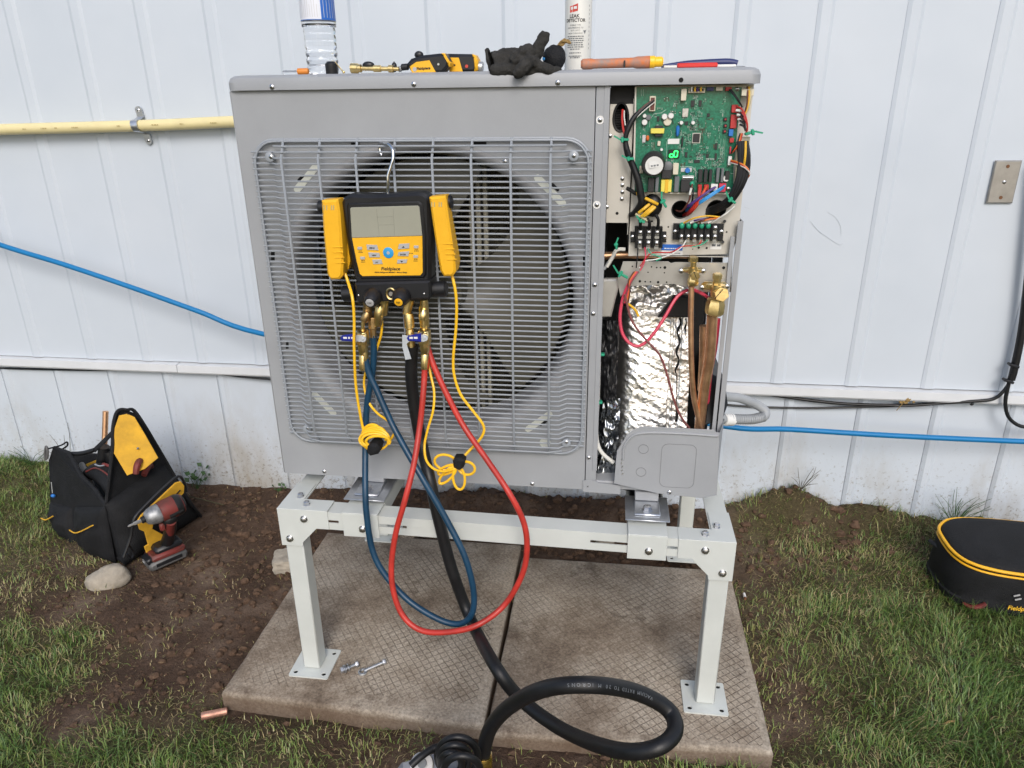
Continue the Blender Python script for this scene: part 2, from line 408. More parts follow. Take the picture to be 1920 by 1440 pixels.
def hgt(x, y):
    h = -.05+.012*noise.noise((x*3.1, y*3.1, 1.7))+.008*noise.noise((x*9, y*9, 4.))+.006*noise.noise((x*26, y*26, 7.))
    g = lambda cx, cy, sx, sy, a: a*math.exp(-((x-cx)/sx)**2-((y-cy)/sy)**2)
    h += g(.80, .80, .13, .06, .085)+g(.92, .81, .10, .06, .09)+g(1.13, .81, .13, .05, .075)+g(1.55, .84, .3, .08, .05)
    h += g(-2.2, .75, .5, .3, .08)+g(.35, .78, .35, .10, .045)+g(-.15, .8, .25, .08, .05)+g(-.55, .82, .2, .06, .03)
    h += g(-1.06, .08, .10, .08, .022)+g(-.9, .35, .2, .2, -.012)+g(0., .60, .5, .07, -.03)
    h -= g(-.66, -.22, .08, .05, .012)
    if y < -.2: h += .010*min(1, (-.2-y)/.04)
    if h > -.02 and y > .6: h += .018*noise.noise((x*17, y*17, 2.))+.01*noise.noise((x*40, y*40, 2.))
    for x0, x1, y0, y1 in SLABS:
        dx = max(x0-x, x-x1, 0); dy = max(y0-y, y-y1, 0); d = math.hypot(dx, dy)
        if d < .03: h = min(h, -.035)
        if x0+.02 < x < x1-.02 and y0+.02 < y < y1-.02: h = min(h, -.045)
    return h
def axis(lo, a, b, hi, st):
    c_ = list(np.arange(a, b+1e-6, st)); o = []; d = st
    x = a
    while x > lo: d *= 1.5; x -= d; o.insert(0, x)
    d = st; x = c_[-1]; e = []
    while x < hi: d *= 1.5; x += d; e.append(x)
    return o+c_+e
gx = axis(-60, -2.4, 2.0, 60, .016); gy = axis(-60, -.75, .86, 12, .016)
gv = []; 
for y in gy:
    near = -.9 < y < 1
    for x in gx: gv.append((x, y, hgt(x, y) if near and -2.6 < x < 2.2 else -.05))
nx = len(gx); gf = [(j*nx+i, j*nx+i+1, (j+1)*nx+i+1, (j+1)*nx+i) for j in range(len(gy)-1) for i in range(nx-1)]
gm = bpy.data.meshes.new('ground'); gm.from_pydata(gv, [], gf); gm.polygons.foreach_set('use_smooth', [True]*len(gf))
ga = np.array(gv); td, dd = turf(ga[:, 0], ga[:, 1]); td[(ga[:, 0] < -2.6) | (ga[:, 0] > 2.2) | (ga[:, 1] < -.9)] = 1.
at_ = gm.attributes.new('turf', 'FLOAT', 'POINT'); at_.data.foreach_set('value', td.astype(np.float32))
m = bpy.data.materials.new('soil'); m.use_nodes = True; n = m.node_tree.nodes; L = m.node_tree.links; b = n['Principled BSDF']
b.inputs['Roughness'].default_value = .93; b.inputs['Specular IOR Level'].default_value = .2
tc = n.new('ShaderNodeTexCoord')
def nz(scale, det=6, r=.65):
    q = n.new('ShaderNodeTexNoise'); q.inputs['Scale'].default_value = scale; q.inputs['Detail'].default_value = det; q.inputs['Roughness'].default_value = r
    L.new(tc.outputs['Object'], q.inputs['Vector']); return q
def ramp(src, stops):
    q = n.new('ShaderNodeValToRGB'); e = q.color_ramp.elements
    while len(e) < len(stops): e.new(.5)
    for k, (p, c_) in enumerate(stops): e[k].position = p; e[k].color = (*c_, 1)
    L.new(src, q.inputs['Fac']); return q
def mix(fac, a, b_):
    q = n.new('ShaderNodeMix'); q.data_type = 'RGBA'; L.new(fac, q.inputs[0]); L.new(a, q.inputs[6]); L.new(b_, q.inputs[7]); return q.outputs[2]
s1 = ramp(nz(5).outputs['Fac'], [(.3, (.044, .027, .018)), (.50, (.115, .072, .049)), (.70, (.27, .196, .146))])
s2 = ramp(nz(70, 8, .75).outputs['Fac'], [(.35, (.034, .021, .014)), (.6, (.105, .067, .045)), (.8, (.24, .17, .122))])
f0 = n.new('ShaderNodeValue'); f0.outputs[0].default_value = .45
soil = mix(f0.outputs[0], s1.outputs['Color'], s2.outputs['Color'])
g1 = ramp(nz(120, 6, .7).outputs['Fac'], [(.3, (.030, .036, .013)), (.7, (.11, .115, .045))])
aN = n.new('ShaderNodeAttribute'); aN.attribute_name = 'turf'
mr = n.new('ShaderNodeMapRange'); mr.inputs['From Min'].default_value = .25; mr.inputs['From Max'].default_value = .9; mr.inputs['To Max'].default_value = .8
L.new(aN.outputs['Fac'], mr.inputs['Value'])
L.new(mix(mr.outputs['Result'], soil, g1.outputs['Color']), b.inputs['Base Color'])
bp = n.new('ShaderNodeBump'); bp.inputs['Strength'].default_value = 1.; bp.inputs['Distance'].default_value = .016
L.new(nz(55, 9, .72).outputs['Fac'], bp.inputs['Height']); L.new(bp.outputs['Normal'], b.inputs['Normal'])
gm.materials.append(m); go = bpy.data.objects.new('ground', gm); col.objects.link(go); tag(go, 'bare brown soil and lawn around the concrete slabs', 'ground', kind='structure')

# ---- lawn blades
rng = np.random.default_rng(3)
def blades(N, seed, dry):
    rg = np.random.default_rng(seed)
    x = rg.uniform(-2.3, 1.9, N); y = rg.uniform(-.62, .83, N); d_, dr = turf(x, y)
    patch = np.array([noise.noise((a*7, b_*7, 3.))*.5+noise.noise((a*19, b_*19, 5.))*.35 for a, b_ in zip(x, y)])
    p = np.clip(d_*(1+patch*1.1)+(.05+.10*np.clip(patch, 0, 1) if dry else 0), 0, 1)*(dr if dry else (1-dr*.8)); keep = rg.random(N) < p
    for x0, x1, y0, y1 in SLABS+[(-.7, .7, .45, .8)]: keep &= ~((x > x0-.004) & (x < x1+.004) & (y > y0-.004) & (y < y1+.004))
    return x[keep], y[keep], d_[keep], rg
def grass_mesh(sets):
    V = []; F = []; T = []
    for N, seed, dry in sets:
        x, y, d_, rg = blades(N, seed, dry); k = len(x)
        z = np.array([hgt(a, b_) for a, b_ in zip(x, y)])-.003
        pt = np.array([noise.noise((a*6, b_*6, 3.)) for a, b_ in zip(x, y)]); an0 = np.array([noise.noise((a*5, b_*5, 9.)) for a, b_ in zip(x, y)])*7; an = np.where(rg.random(k) < .62, an0+rg.normal(0, .55, k), rg.uniform(0, 2*PI, k)); ln = (1+.7*pt)* rg.uniform(.014, .050, k)*(.5+.6*d_)*(1.05 if dry else 1.); wd = rg.uniform(.0005, .0015, k)*(.8 if dry else 1.)
        lean = rg.uniform(.2, 1.35, k)+(.5 if dry else 0.); an2 = an+rg.uniform(-1.1, 1.1, k)
        p0 = np.stack([x, y, z], 1); di = np.stack([np.cos(an)*np.sin(lean*.6), np.sin(an)*np.sin(lean*.6), np.cos(lean*.6)], 1)
        l2 = np.minimum(lean*1.35, 1.75); dj = np.stack([np.cos(an2)*np.sin(l2), np.sin(an2)*np.sin(l2), np.cos(l2)], 1)
        p1 = p0+di*ln[:, None]*.5; p2 = p1+dj*ln[:, None]*.55; p2[:, 2] = np.maximum(p2[:, 2], z+.004)
        sd_ = np.stack([-np.sin(an), np.cos(an), np.zeros(k)], 1)*wd[:, None]
        vs_ = np.stack([p0-sd_, p0+sd_, p1+sd_*.8, p1-sd_*.8, p2], 1).reshape(-1, 3)
        b0 = sum(len(q) for q in V); i0 = b0+np.arange(k)*5
        F += [(a, a+1, a+2, a+3) for a in i0.tolist()]+[(a+3, a+2, a+4) for a in i0.tolist()]
        t = (rg.uniform(.62, 1, k) if dry else np.clip(rg.normal(.23, .13, k)+(.34*(1-d_))-.10*pt, 0, .66)); T.append(np.repeat(t, 5)); V.append(vs_)
    V = np.concatenate(V); me = bpy.data.meshes.new('lawn_grass'); me.from_pydata(V.tolist(), [], F)
    a = me.attributes.new('tint', 'FLOAT', 'POINT'); a.data.foreach_set('value', np.concatenate(T).astype(np.float32)); return me
me = grass_mesh([(235000, 11, False), (105000, 12, True)])
m = bpy.data.materials.new('grass_blade'); m.use_nodes = True; n = m.node_tree.nodes; L = m.node_tree.links; b = n['Principled BSDF']
aN = n.new('ShaderNodeAttribute'); aN.attribute_name = 'tint'
rp = ramp(aN.outputs['Fac'], [(0., (.045, .105, .020)), (.25, (.105, .185, .038)), (.5, (.22, .255, .070)), (.72, (.30, .24, .105)), (1., (.46, .36, .19))])
L.new(rp.outputs['Color'], b.inputs['Base Color']); b.inputs['Roughness'].default_value = .45
b.inputs['Specular IOR Level'].default_value = .5
me.materials.append(m); MATS['grass_blade'] = m
o = bpy.data.objects.new('lawn_grass', me); col.objects.link(o); tag(o, 'patchy green lawn grass with dead straw', 'grass', kind='stuff')

# ---- soil crumbs and straw bits
b = MB(); k = 0
while k < 5200:
    x, y = random.uniform(-2., 1.5), random.uniform(-.5, .82)
    if any(x0-.002 < x < x1+.002 and y0-.002 < y < y1+.002 for x0, x1, y0, y1 in SLABS): continue
    d_ = float(turf(x, y)[0][0]); k += 1
    if random.random() < d_*1.3: continue
    near_w = 1.6 if y > .62 else 1.
    r = random.choice((.002, .0025, .003, .003, .004, .005, .006, .009))*near_w
    b.ball((x, y, hgt(x, y)+r*.25), (r*random.uniform(.8, 1.5), r*random.uniform(.8, 1.4), r*.8), 5, 3, lambda d: random.uniform(.75, 1.2))
for k in range(420):
    x, y = (random.uniform(-1.1, -.66), random.uniform(-.15, .8)) if k % 3 == 0 else (random.uniform(-.6, 1.3), random.uniform(.52, .82))
    if any(x0-.002 < x < x1+.002 and y0-.002 < y < y1+.002 for x0, x1, y0, y1 in SLABS): continue
    r = random.uniform(.006, .014); sd0 = random.random()*50
    b.ball((x, y, hgt(x, y)+r*.2), (r*random.uniform(.8, 1.5), r*random.uniform(.8, 1.3), r*.75), 8, 6, lambda d: 1+.5*noise.noise(d*1.8+Vector((sd0, 0, 0))))
b.build('soil_crumbs', 'clod', label='loose brown crumbs of soil scattered on the bare ground', category='soil', kind='stuff')

# ---- paving slabs with pressed diamond pattern
m = bpy.data.materials.new('paver'); m.use_nodes = True; n = m.node_tree.nodes; L = m.node_tree.links; b = n['Principled BSDF']
b.inputs['Roughness'].default_value = .9; b.inputs['Specular IOR Level'].default_value = .25; tc = n.new('ShaderNodeTexCoord')
def math_(op, a, b_=None):
    q = n.new('ShaderNodeMath'); q.operation = op
    for i, v in enumerate((a, b_)):
        if v is None: continue
        if isinstance(v, (int, float)): q.inputs[i].default_value = v
        else: L.new(v, q.inputs[i])
    return q.outputs[0]
sp = n.new('ShaderNodeSeparateXYZ'); L.new(tc.outputs['Object'], sp.inputs[0])
wob = math_('MULTIPLY', nz(14, 2).outputs['Fac'], .006)
u_ = math_('ADD', math_('ADD', math_('MULTIPLY', sp.outputs[0], .80), math_('MULTIPLY', sp.outputs[1], .60)), wob)
v_ = math_('ADD', math_('SUBTRACT', math_('MULTIPLY', sp.outputs[0], .60), math_('MULTIPLY', sp.outputs[1], .80)), wob)
def groove(c_):
    fr = math_('ABSOLUTE', math_('SUBTRACT', math_('FRACT', math_('MULTIPLY', c_, 1/.0172)), .5))
    q = n.new('ShaderNodeMapRange'); q.interpolation_type = 'SMOOTHSTEP'; q.inputs['From Min'].default_value = .40; q.inputs['From Max'].default_value = .49; L.new(fr, q.inputs['Value']); return q.outputs['Result']
gv_ = math_('MAXIMUM', groove(u_), groove(v_))
wear = ramp(nz(5.5, 3).outputs['Fac'], [(.30, (.12, .12, .12)), (.66, (1, 1, 1))])
ax_ = math_('LESS_THAN', math_('ABSOLUTE', sp.outputs[0]), .292); ay_ = math_('LESS_THAN', math_('ABSOLUTE', sp.outputs[1]), .300)
gm_ = math_('MULTIPLY', math_('MULTIPLY', gv_, wear.outputs['Color']), math_('MULTIPLY', ax_, ay_))
fine = nz(160, 6, .7)
base = ramp(nz(3.6, 9, .72).outputs['Fac'], [(.33, (.125, .094, .069)), (.44, (.25, .205, .16)), (.55, (.36, .315, .258)), (.70, (.45, .405, .345))])
sp2 = ramp(fine.outputs['Fac'], [(.3, (.42, .39, .36)), (.7, (1.25, 1.23, 1.2))])
mm = n.new('ShaderNodeMix'); mm.data_type = 'RGBA'; mm.blend_type = 'MULTIPLY'; mm.inputs[0].default_value = .85
L.new(base.outputs['Color'], mm.inputs[6]); L.new(sp2.outputs['Color'], mm.inputs[7])
mud = ramp(nz(9, 8, .75).outputs['Fac'], [(.57, (0, 0, 0)), (.66, (1, 1, 1))])
cm = n.new('ShaderNodeRGB'); cm.outputs[0].default_value = (.060, .038, .026, 1)
c1 = mix(math_('MULTIPLY', mud.outputs['Color'], .55), mm.outputs[2], cm.outputs[0])
sidez = n.new('ShaderNodeMapRange'); sidez.inputs['From Min'].default_value = .049; sidez.inputs['From Max'].default_value = .036; L.new(sp.outputs[2], sidez.inputs['Value'])
cs = n.new('ShaderNodeRGB'); cs.outputs[0].default_value = (.105, .066, .042, 1)
c1 = mix(math_('MULTIPLY', sidez.outputs['Result'], math_('ADD', math_('MULTIPLY', nz(14, 6, .7).outputs['Fac'], .8), .25)), c1, cs.outputs[0])
cgv = n.new('ShaderNodeRGB'); cgv.outputs[0].default_value = (.07, .05, .036, 1)
L.new(mix(math_('MULTIPLY', gm_, .62), c1, cgv.outputs[0]), b.inputs['Base Color'])
hh = math_('SUBTRACT', math_('MULTIPLY', fine.outputs['Fac'], .35), gm_)
bp = n.new('ShaderNodeBump'); bp.inputs['Strength'].default_value = .7; bp.inputs['Distance'].default_value = .0022
L.new(hh, bp.inputs['Height']); L.new(bp.outputs['Normal'], b.inputs['Normal']); MATS['paver'] = m
for (x0, x1, y0, y1), lab, sk in zip(SLABS, ('concrete paving slab under the stand legs beside the bare soil, left one', 'concrete paving slab under the stand leg beside the lawn, right one'), (.012, -.012)):
    b = MB(); nb = 26
    bev = .007
    def rim(t):                       # slightly chipped outline
        o = []
        for (ax, ay), (bx, by) in zip(((x0, y0+sk), (x1, y0-sk), (x1, y1), (x0, y1)), ((x1, y0-sk), (x1, y1), (x0, y1), (x0, y0+sk))):
            for k in range(nb):
                q = k/nb; px_, py_ = ax+(bx-ax)*q, ay+(by-ay)*q; cx_, cy_ = (x0+x1)/2, (y0+y1)/2
                j = t+.0016*noise.noise((px_*30, py_*30, 9))+max(0, .006*noise.noise((px_*12, py_*12, 2))-.002)
                dx, dy = (1 if px_ < cx_ else -1), (1 if py_ < cy_ else -1)
                o.append((px_+dx*j*(abs(px_-cx_) > .9*(x1-x0)/2), py_+dy*j*(abs(py_-cy_) > .9*(y1-y0)/2)))
        return o
    rings = [(rim(bev), 0.), (rim(bev*.3), -.0025), (rim(0), -.008), (rim(.0), -.055)]
    vs = []; fs = []; N = nb*4
    for R_, z in rings: vs += [(p[0], p[1], z) for p in R_]
    for k in range(3):
        for i in range(N): fs.append((k*N+i, (k+1)*N+i, (k+1)*N+(i+1) % N, k*N+(i+1) % N))
    fs.append(tuple(range(N))); b.add(vs, fs)
    b.build('paving_slab', 'paver', label=lab, category='paving slab', ang=50)
# small paver remnant behind and broken chunk
b = MB(); p = gr(1258, 1040, -.01); b.box(p.x-.06, p.x+.12, p.y+.03, p.y+.16, -.06, -.012, .006); b.build('paving_slab', 'paver', label='small pale paver offcut under the rear right stand leg', category='paving slab')
b = MB(); b.box(-.52, -.35, .505, .62, -.06, -.006, .006); b.build('paving_slab', 'paver', label='narrow paver strip under the rear left stand leg', category='paving slab')

# ---- building wall
m = bpy.data.materials.new('siding'); m.use_nodes = True; n = m.node_tree.nodes; L = m.node_tree.links; b = n['Principled BSDF']
tc = n.new('ShaderNodeNewGeometry')
def nzw(scale, det=5, r=.6, sc=(1, 1, 1)):
    mp = n.new('ShaderNodeMapping'); mp.inputs['Scale'].default_value = sc; L.new(tc.outputs['Position'], mp.inputs['Vector'])
    q = n.new('ShaderNodeTexNoise'); q.inputs['Scale'].default_value = scale; q.inputs['Detail'].default_value = det; q.inputs['Roughness'].default_value = r
    L.new(mp.outputs[0], q.inputs['Vector']); return q
bc = ramp(nzw(2.5, 4).outputs['Fac'], [(.3, (.515, .57, .635)), (.7, (.555, .605, .665))])
sp = n.new('ShaderNodeSeparateXYZ'); L.new(tc.outputs['Position'], sp.inputs[0])
lowz = n.new('ShaderNodeMapRange'); lowz.inputs['From Min'].default_value = .42; lowz.inputs['From Max'].default_value = -.02; L.new(sp.outputs[2], lowz.inputs['Value'])
st = ramp(math_('ADD', nzw(4, 7, .7, (1, 1, .45)).outputs['Fac'], math_('MULTIPLY', lowz.outputs['Result'], .14)), [(.56, (0, 0, 0)), (.80, (1, 1, 1))])
spk = ramp(math_('ADD', nzw(90, 6, .75).outputs['Fac'], math_('MULTIPLY', lowz.outputs['Result'], .13)), [(.66, (0, 0, 0)), (.74, (1, 1, 1))])
dirtc = n.new('ShaderNodeRGB'); dirtc.outputs[0].default_value = (.30, .25, .17, 1)
dk = n.new('ShaderNodeRGB'); dk.outputs[0].default_value = (.16, .13, .09, 1)
q1 = mix(math_('MULTIPLY', math_('MULTIPLY', st.outputs['Color'], lowz.outputs['Result']), .75), bc.outputs['Color'], dirtc.outputs[0])
L.new(mix(math_('MULTIPLY', math_('MULTIPLY', spk.outputs['Color'], lowz.outputs['Result']), .7), q1, dk.outputs[0]), b.inputs['Base Color'])
b.inputs['Roughness'].default_value = .42
bp = n.new('ShaderNodeBump'); bp.inputs['Strength'].default_value = .22; bp.inputs['Distance'].default_value = .02
L.new(nzw(3.5, 2).outputs['Fac'], bp.inputs['Height']); L.new(bp.outputs['Normal'], b.inputs['Normal']); MATS['siding'] = m
house = thing('building_wall', (0, .9, -.05), 'white ribbed metal wall of the building behind the grey unit', 'wall')
one('wall_core', house, 'dark_inside', lambda q: q.box(-5, 5, .852, 1.0, -.2, 2.9))
RX = [.775-.2195*k for k in range(22, 8, -1)]+[-1.19, -.972, -.750, -.527, -.302, -.08, .138, .345, .557, .772, .998, 1.224, 1.451]
RX = [-1.40-.2165*k for k in range(16, -1, -1)]+RX[-13:]+[1.451+.226*k for k in range(1, 16)]
WY, SY = .826, .838
def siding(pitch, z0, z1, y, ribw, ribh, slope, lip=.0016, gap=0.):
    q = MB(); pr = [(0, -lip), (slope, -ribh), (ribw-slope, -ribh), (ribw, 0), (pitch*.5, -.0012), (pitch+.004, 0)]
    pr[0:1] = [(0, .003), (0, -lip)] if not gap else [(gap, .013), (gap, 0)]; pr[-1:] = [(pitch+.004, 0)] if not gap else [(pitch-gap*.3, 0), (pitch-gap*.3, .012)]; n_ = len(pr); vs = [(a, y+d, z) for z in (z0, z1) for a, d in pr]
    q.add(vs, [(i, i+1, n_+i+1, n_+i) for i in range(n_-1)]); return q.mesh('panel', 'siding', ang=20, origin=(0, 0, 0))[0]
cache = {}
for a, b_ in zip(RX[:-1], RX[1:]):
    pt = round(b_-a, 4)
    if pt not in cache: cache[pt] = (siding(pt, .452, 2.85, WY, .044, .0055, .010), siding(pt, -.16, .44, SY, .040, .007, .012, .002, .0012))
    inst('wall_panel', cache[pt][0], Matrix.Translation((a, 0, 0)), house)
    inst('skirting_panel', cache[pt][1], Matrix.Translation((a+.055, 0, 0)), house)
xj = at(330, 690, .80).x
for x0, x1, dz in ((-4.8, xj-.001, 0.), (xj+.001, 4.8, -.001)):
    b = MB(); z1 = .4505+dz
    b.poly([(x0, .838, .415+dz), (x0, .806, .4155+dz), (x0, .803, .421+dz), (x0, .806, .446+dz), (x0, .8305, z1), (x0, .838, z1)], (x1-x0, 0, 0)); b.build('base_trim', 'wall_trim', house, ang=20)
b = MB(); b.tube([at(1552, 398, .824), at(1567, 408, .824), at(1576, 425, .824), at(1577, 440, .824)], .00035, 4); b.tube([at(1520, 415, .824), at(1535, 433, .824), at(1553, 446, .824), at(1572, 458, .824), at(1580, 457, .824)], .0004, 4)
b.tube([at(1395, 388, .8255), at(1420, 397, .8255), at(1434, 405, .8255)], .0006, 4); b.build('scuff_mark', 'scuff', house)

# ---- pale yellow pipe with clamp
pipe = thing('gas_pipe', at(240, 243, .79), 'pale yellow plastic pipe running along the upper wall', 'pipe')
pts = [at(-120, 247, .789), at(0, 243, .789), at(150, 239, .79), at(300, 234.5, .79), at(430, 228.5, .79), at(560, 224, .79)]
one('pipe', pipe, 'yellow_pipe', lambda q: q.tube(pts, .0172, 20))
for k_, x_ in enumerate((45, 82, 105, 140, 222, 290, 340, 400)): dashes(at(x_, 243.5-x_*.033, .7708), .022 if k_ % 2 else .012, .0035, 'print_brown', pipe, k_)
clamp = thing('pipe_strap', at(260, 237, .80), 'zinc strap holding the yellow pipe to the wall', 'pipe clamp')
c0 = at(259, 236, .79)
def strap(q):
    prof = [(.0, .052), (.0, .026)]; vs = []
    path = [(.820, .046), (.820, .026), (.800, .0195)]+[(.790-.0205*math.cos(t), .0205*math.sin(t)) for t in np.linspace(.9, -.9, 11)]+[(.800, -.0195), (.820, -.026), (.820, -.046)]
    for yy, zz in path:
        for dx in (-.011, .011): vs.append((c0.x+dx+zz*-.16, yy, c0.z+zz)); vs.append((c0.x+dx+zz*-.16, yy-.0025, c0.z+zz))
    n_ = len(path); fs = []
    for i in range(n_-1):
        a, e = i*4, i*4+4; fs += [(a, a+2, e+2, e), (a+1, e+1, e+3, a+3), (a, e, e+1, a+1), (a+2, a+3, e+3, e+2)]
    fs += [(0, 1, 3, 2), ((n_-1)*4, (n_-1)*4+2, (n_-1)*4+3, (n_-1)*4+1)]; q.add(vs, fs)
    for s in (1, -1): q.lathe((c0.x-.16*s*.046, .8202, c0.z+s*.046), (0, -1, 0), [(.0112, 0), (.0112, .0028)], 16)
one('strap', clamp, 'zinc', strap)
for s in (1, -1): inst('screw', SCREW, Matrix.Translation((c0.x-.16*s*.045, .817, c0.z+s*.045)), clamp)

# ---- blue water pipe (one run passing behind the unit)
b = MB(); b.tube([at(-150, 405, .75), at(0, 459, .745), at(120, 496, .74), at(250, 540, .735), at(370, 583, .73), at(492, 626, .72), (-.3, .66, .545), (.25, .64, .44)]+[at(1364, 800, .66), at(1480, 805, .70), at(1640, 815, .725), at(1780, 822, .745), at(1920, 828, .76), at(2100, 836, .765)], .0085, 14)
b.build('water_pipe', 'blue_pipe', label='bright blue plastic pipe sagging across the wall and behind the unit', category='pipe')
# ---- black cables
b = MB(); b.tube([at(-60, 688, .833), at(60, 692, .829), at(180, 694, .826), at(270, 692, .826), at(330, 688, .83), at(385, 697, .822), at(450, 706, .818), at(505, 711, .815), at(560, 716, .815)], .0036, 8)
b.build('cable', 'black_rubber', label='thin black cable under the wall trim left of the unit', category='cable')
b = MB(); b.tube([at(1355, 728, .83), at(1400, 736, .822), at(1450, 741, .82), at(1530, 752, .816), at(1600, 758, .816), at(1700, 760, .815), at(1760, 756, .814), at(1830, 752, .80), at(1862, 748, .795), at(1880, 735, .792), at(1893, 715, .795), at(1900, 685, .80), at(1914, 610, .80), at(1926, 520, .80), at(1934, 440, .80)], .0052, 10)
b.build('cable', 'black_rubber', label='black cable along the trim right of the unit, climbing the wall at the far right', category='cable')
b = MB(); b.tube([at(1350, 758, .83), at(1420, 763, .828), at(1520, 765, .826), at(1620, 763, .822), at(1700, 760.5, .81), at(1760, 757, .806)], .0035, 8)
b.build('cable', 'black_rubber', label='thinner black cable sagging below the wall trim right of the unit', category='cable')
ck = thing('cable_bundle', at(1915, 600, .80), 'thick black cable hanging in a loop at the far right edge', 'cable')
one('sheath', ck, 'black_rubber', lambda q: q.tube([at(1950, 300, .79), at(1938, 420, .79), at(1927, 530, .79), at(1916, 620, .79), at(1902, 690, .79), at(1896, 712, .79)], .011, 12))
one('loop', ck, 'black_rubber', lambda q: q.tube([at(1897, 700, .785), at(1890, 725, .785), at(1885, 755, .785), at(1890, 780, .785), at(1905, 795, .785), at(1925, 801, .785), at(1960, 800, .79)], .0055, 10))
for p in ((1900, 685), (1890, 714)): one('cable_clip', ck, 'black_plastic', lambda q: q.obox(at(*p, .783), (.03, .02, .008), Matrix.Rotation(.3, 3, 'Y'), .002))
one('clip', ck, 'black_plastic', lambda q: q.ball(at(1822, 757, .808), .006, 8, 6))
# ---- steel cover plate on the wall
pl = thing('wall_plate', at(1880, 383, .82), 'blank stainless steel cover plate screwed to the wall', 'cover plate')
pc = at(1881, 341, .822)
one('plate', pl, 'steel_plate', lambda q: q.poly([(pc.x+a, .8155, pc.z+d) for a, d in ((-.0345, -.058), (.0345, -.058), (.0345, .058), (-.0345, .058))], (0, .008, 0), .003))
for dz in (.042, -.042):
    one('rusty_screw', pl, 'rust', lambda q: q.lathe((pc.x, .8156, pc.z+dz), (0, -1, 0), [(.005, 0), (.0045, .001), (.002, .0012)], 12))
inst('screw', SCREW, Matrix.Translation((pc.x, .8155, pc.z)), pl)
# ---- grey flexible conduit beside the unit
b = MB(); cp_ = [Vector((.46, .33, .67)), at(1352, 739, .40), at(1385, 746, .43), at(1415, 757, .45), at(1434, 770, .45), at(1432, 781, .44), at(1410, 786, .43), at(1380, 786, .42), at(1350, 785, .40)]
b.tube(cp_, .0125, 14, 10)
co = thing('conduit', at(1436, 780, .45), 'grey ribbed flexible conduit bent out of the unit side', 'conduit')
attach(b.build('tube', 'conduit'), co)
b = MB(); tb = MB(); tb.tube(cp_[5:], .0125, 14, 14)
for i in range(0, len(tb.v)//14): 
    ring_ = tb.v[i*14:(i+1)*14]; cc = sum(ring_, Vector())/14
    if i % 2 == 0: b.tube([cc+(p-cc)*1.06 for p in ring_], .0013, 5, 1, closed=True, smooth=False)
b.build('rib', 'conduit', co)
one('connector', co, 'white_plastic', lambda q: q.cyl(at(1375, 787, .42), at(1358, 787, .405), .0165, n=16, b=.002))

# ================================================================== OUTDOOR UNIT
ZT, ZB, XL, XR, YB = 1.3605, .496, -.495, .495, .37
unit = thing('outdoor_unit', (0, .18, ZB), 'grey outdoor heat pump unit with its service panel removed', 'heat pump')
def lidf(q):
    pr = [(.0, 1.333), (.0, 1.3475), (.003, 1.355), (.009, 1.359), (.018, 1.3605)]; vs = []; fs = []; rings = []
    for ins, z in pr: rings.append([(x, y, z) for x, y in [(a, -.008+.39-(b_)) for a, b_ in rrect(-.5+ins, .5-ins, ins, .39-ins, .02, 4)]])
    N = len(rings[0])
    for R_ in rings: vs += R_
    for k in range(len(pr)-1):
        for i in range(N): fs.append((k*N+i, (k+1)*N+i, (k+1)*N+(i+1) % N, k*N+(i+1) % N))
    fs.append(tuple((len(pr)-1)*N+i for i in range(N))[::-1]); fs.append(tuple(range(N))); q.add(vs, fs)
lid = one('lid', unit, 'panel_grey', lidf, ang=25)
for p in ((510, 163), (776, 158), (1046, 155)): screw(*p, -.008, lid, SCREW)
one('screw_hole', lid, 'black_hole', lambda q: q.lathe(at(1277, 150, -.0083), (0, -1, 0), [(.0042, 0), (.0042, .0002)], 12))
FC, FR = (-.121, .921), .322                       # fan opening
XP = .2092
one('front_panel', unit, 'panel_grey', lambda q: q.plate([(XL, ZB), (XP, ZB), (XP, 1.3325), (XL, 1.3325)], [ring(*FC, FR, 96)], 0, .0015), ang=20)
one('left_panel', unit, 'panel_grey', lambda q: q.box(XL, XL+.0015, .0022, YB, ZB, 1.3325))
one('panel_lip', unit, 'panel_grey', lambda q: q.box(XL-.0022, XL-.0002, -.001, .012, ZB+.001, 1.332, .0007))
def bell(q):
    n_ = 96; pr = [(FR+.0005, .0008)]+[(FR-.026*math.sin(t), .0+.03*(1-math.cos(t))) for t in np.linspace(.15, PI/2, 8)]+[(FR-.0265, .11)]
    vs = [(FC[0]+r*math.cos(2*PI*i/n_), y, FC[1]+r*math.sin(2*PI*i/n_)) for r, y in pr for i in range(n_)]
    q.add(vs, [(k*n_+i, k*n_+(i+1) % n_, (k+1)*n_+(i+1) % n_, (k+1)*n_+i) for k in range(len(pr)-1) for i in range(n_)])
one('bell_mouth', unit, 'bell_grey', bell)
# pale slots and small punched slots round the opening
def bar(q, p, p2, w, y=-.0016):
    a, b_ = at(*p, y), at(*p2, y); d = (b_-a).normalized(); s = Vector((-d.z, 0, d.x))*w
    L_ = []
    for c_, sg in ((b_, 1), (a, -1)):
        for k in range(5): t = -PI/2+PI*k/4; L_.append(c_+(d*math.cos(t)*sg*w if False else d*sg*math.cos(t)*w)+s*math.sin(t)*sg)
    q.poly(L_, (0, .0012, 0))
for p, p2 in (((557, 355), (590, 315)), ((1008, 334), (1055, 382)), ((590, 740), (625, 775)), ((990, 805), (1030, 777))): one('slot', unit, 'pale_slot', lambda q: bar(q, p, p2, .007))
for p, p2 in (((560, 338), (568, 330)), ((1035, 345), (1046, 356)), ((1014, 797), (1026, 788))): one('slot_gap', unit, 'black_hole', lambda q: bar(q, p, p2, .0028, -.002))
one('knockout', unit, 'pale_slot', lambda q: q.lathe(at(1022, 830, -.0002), (0, -1, 0), [(.012, 0), (.012, .0014)], 20))
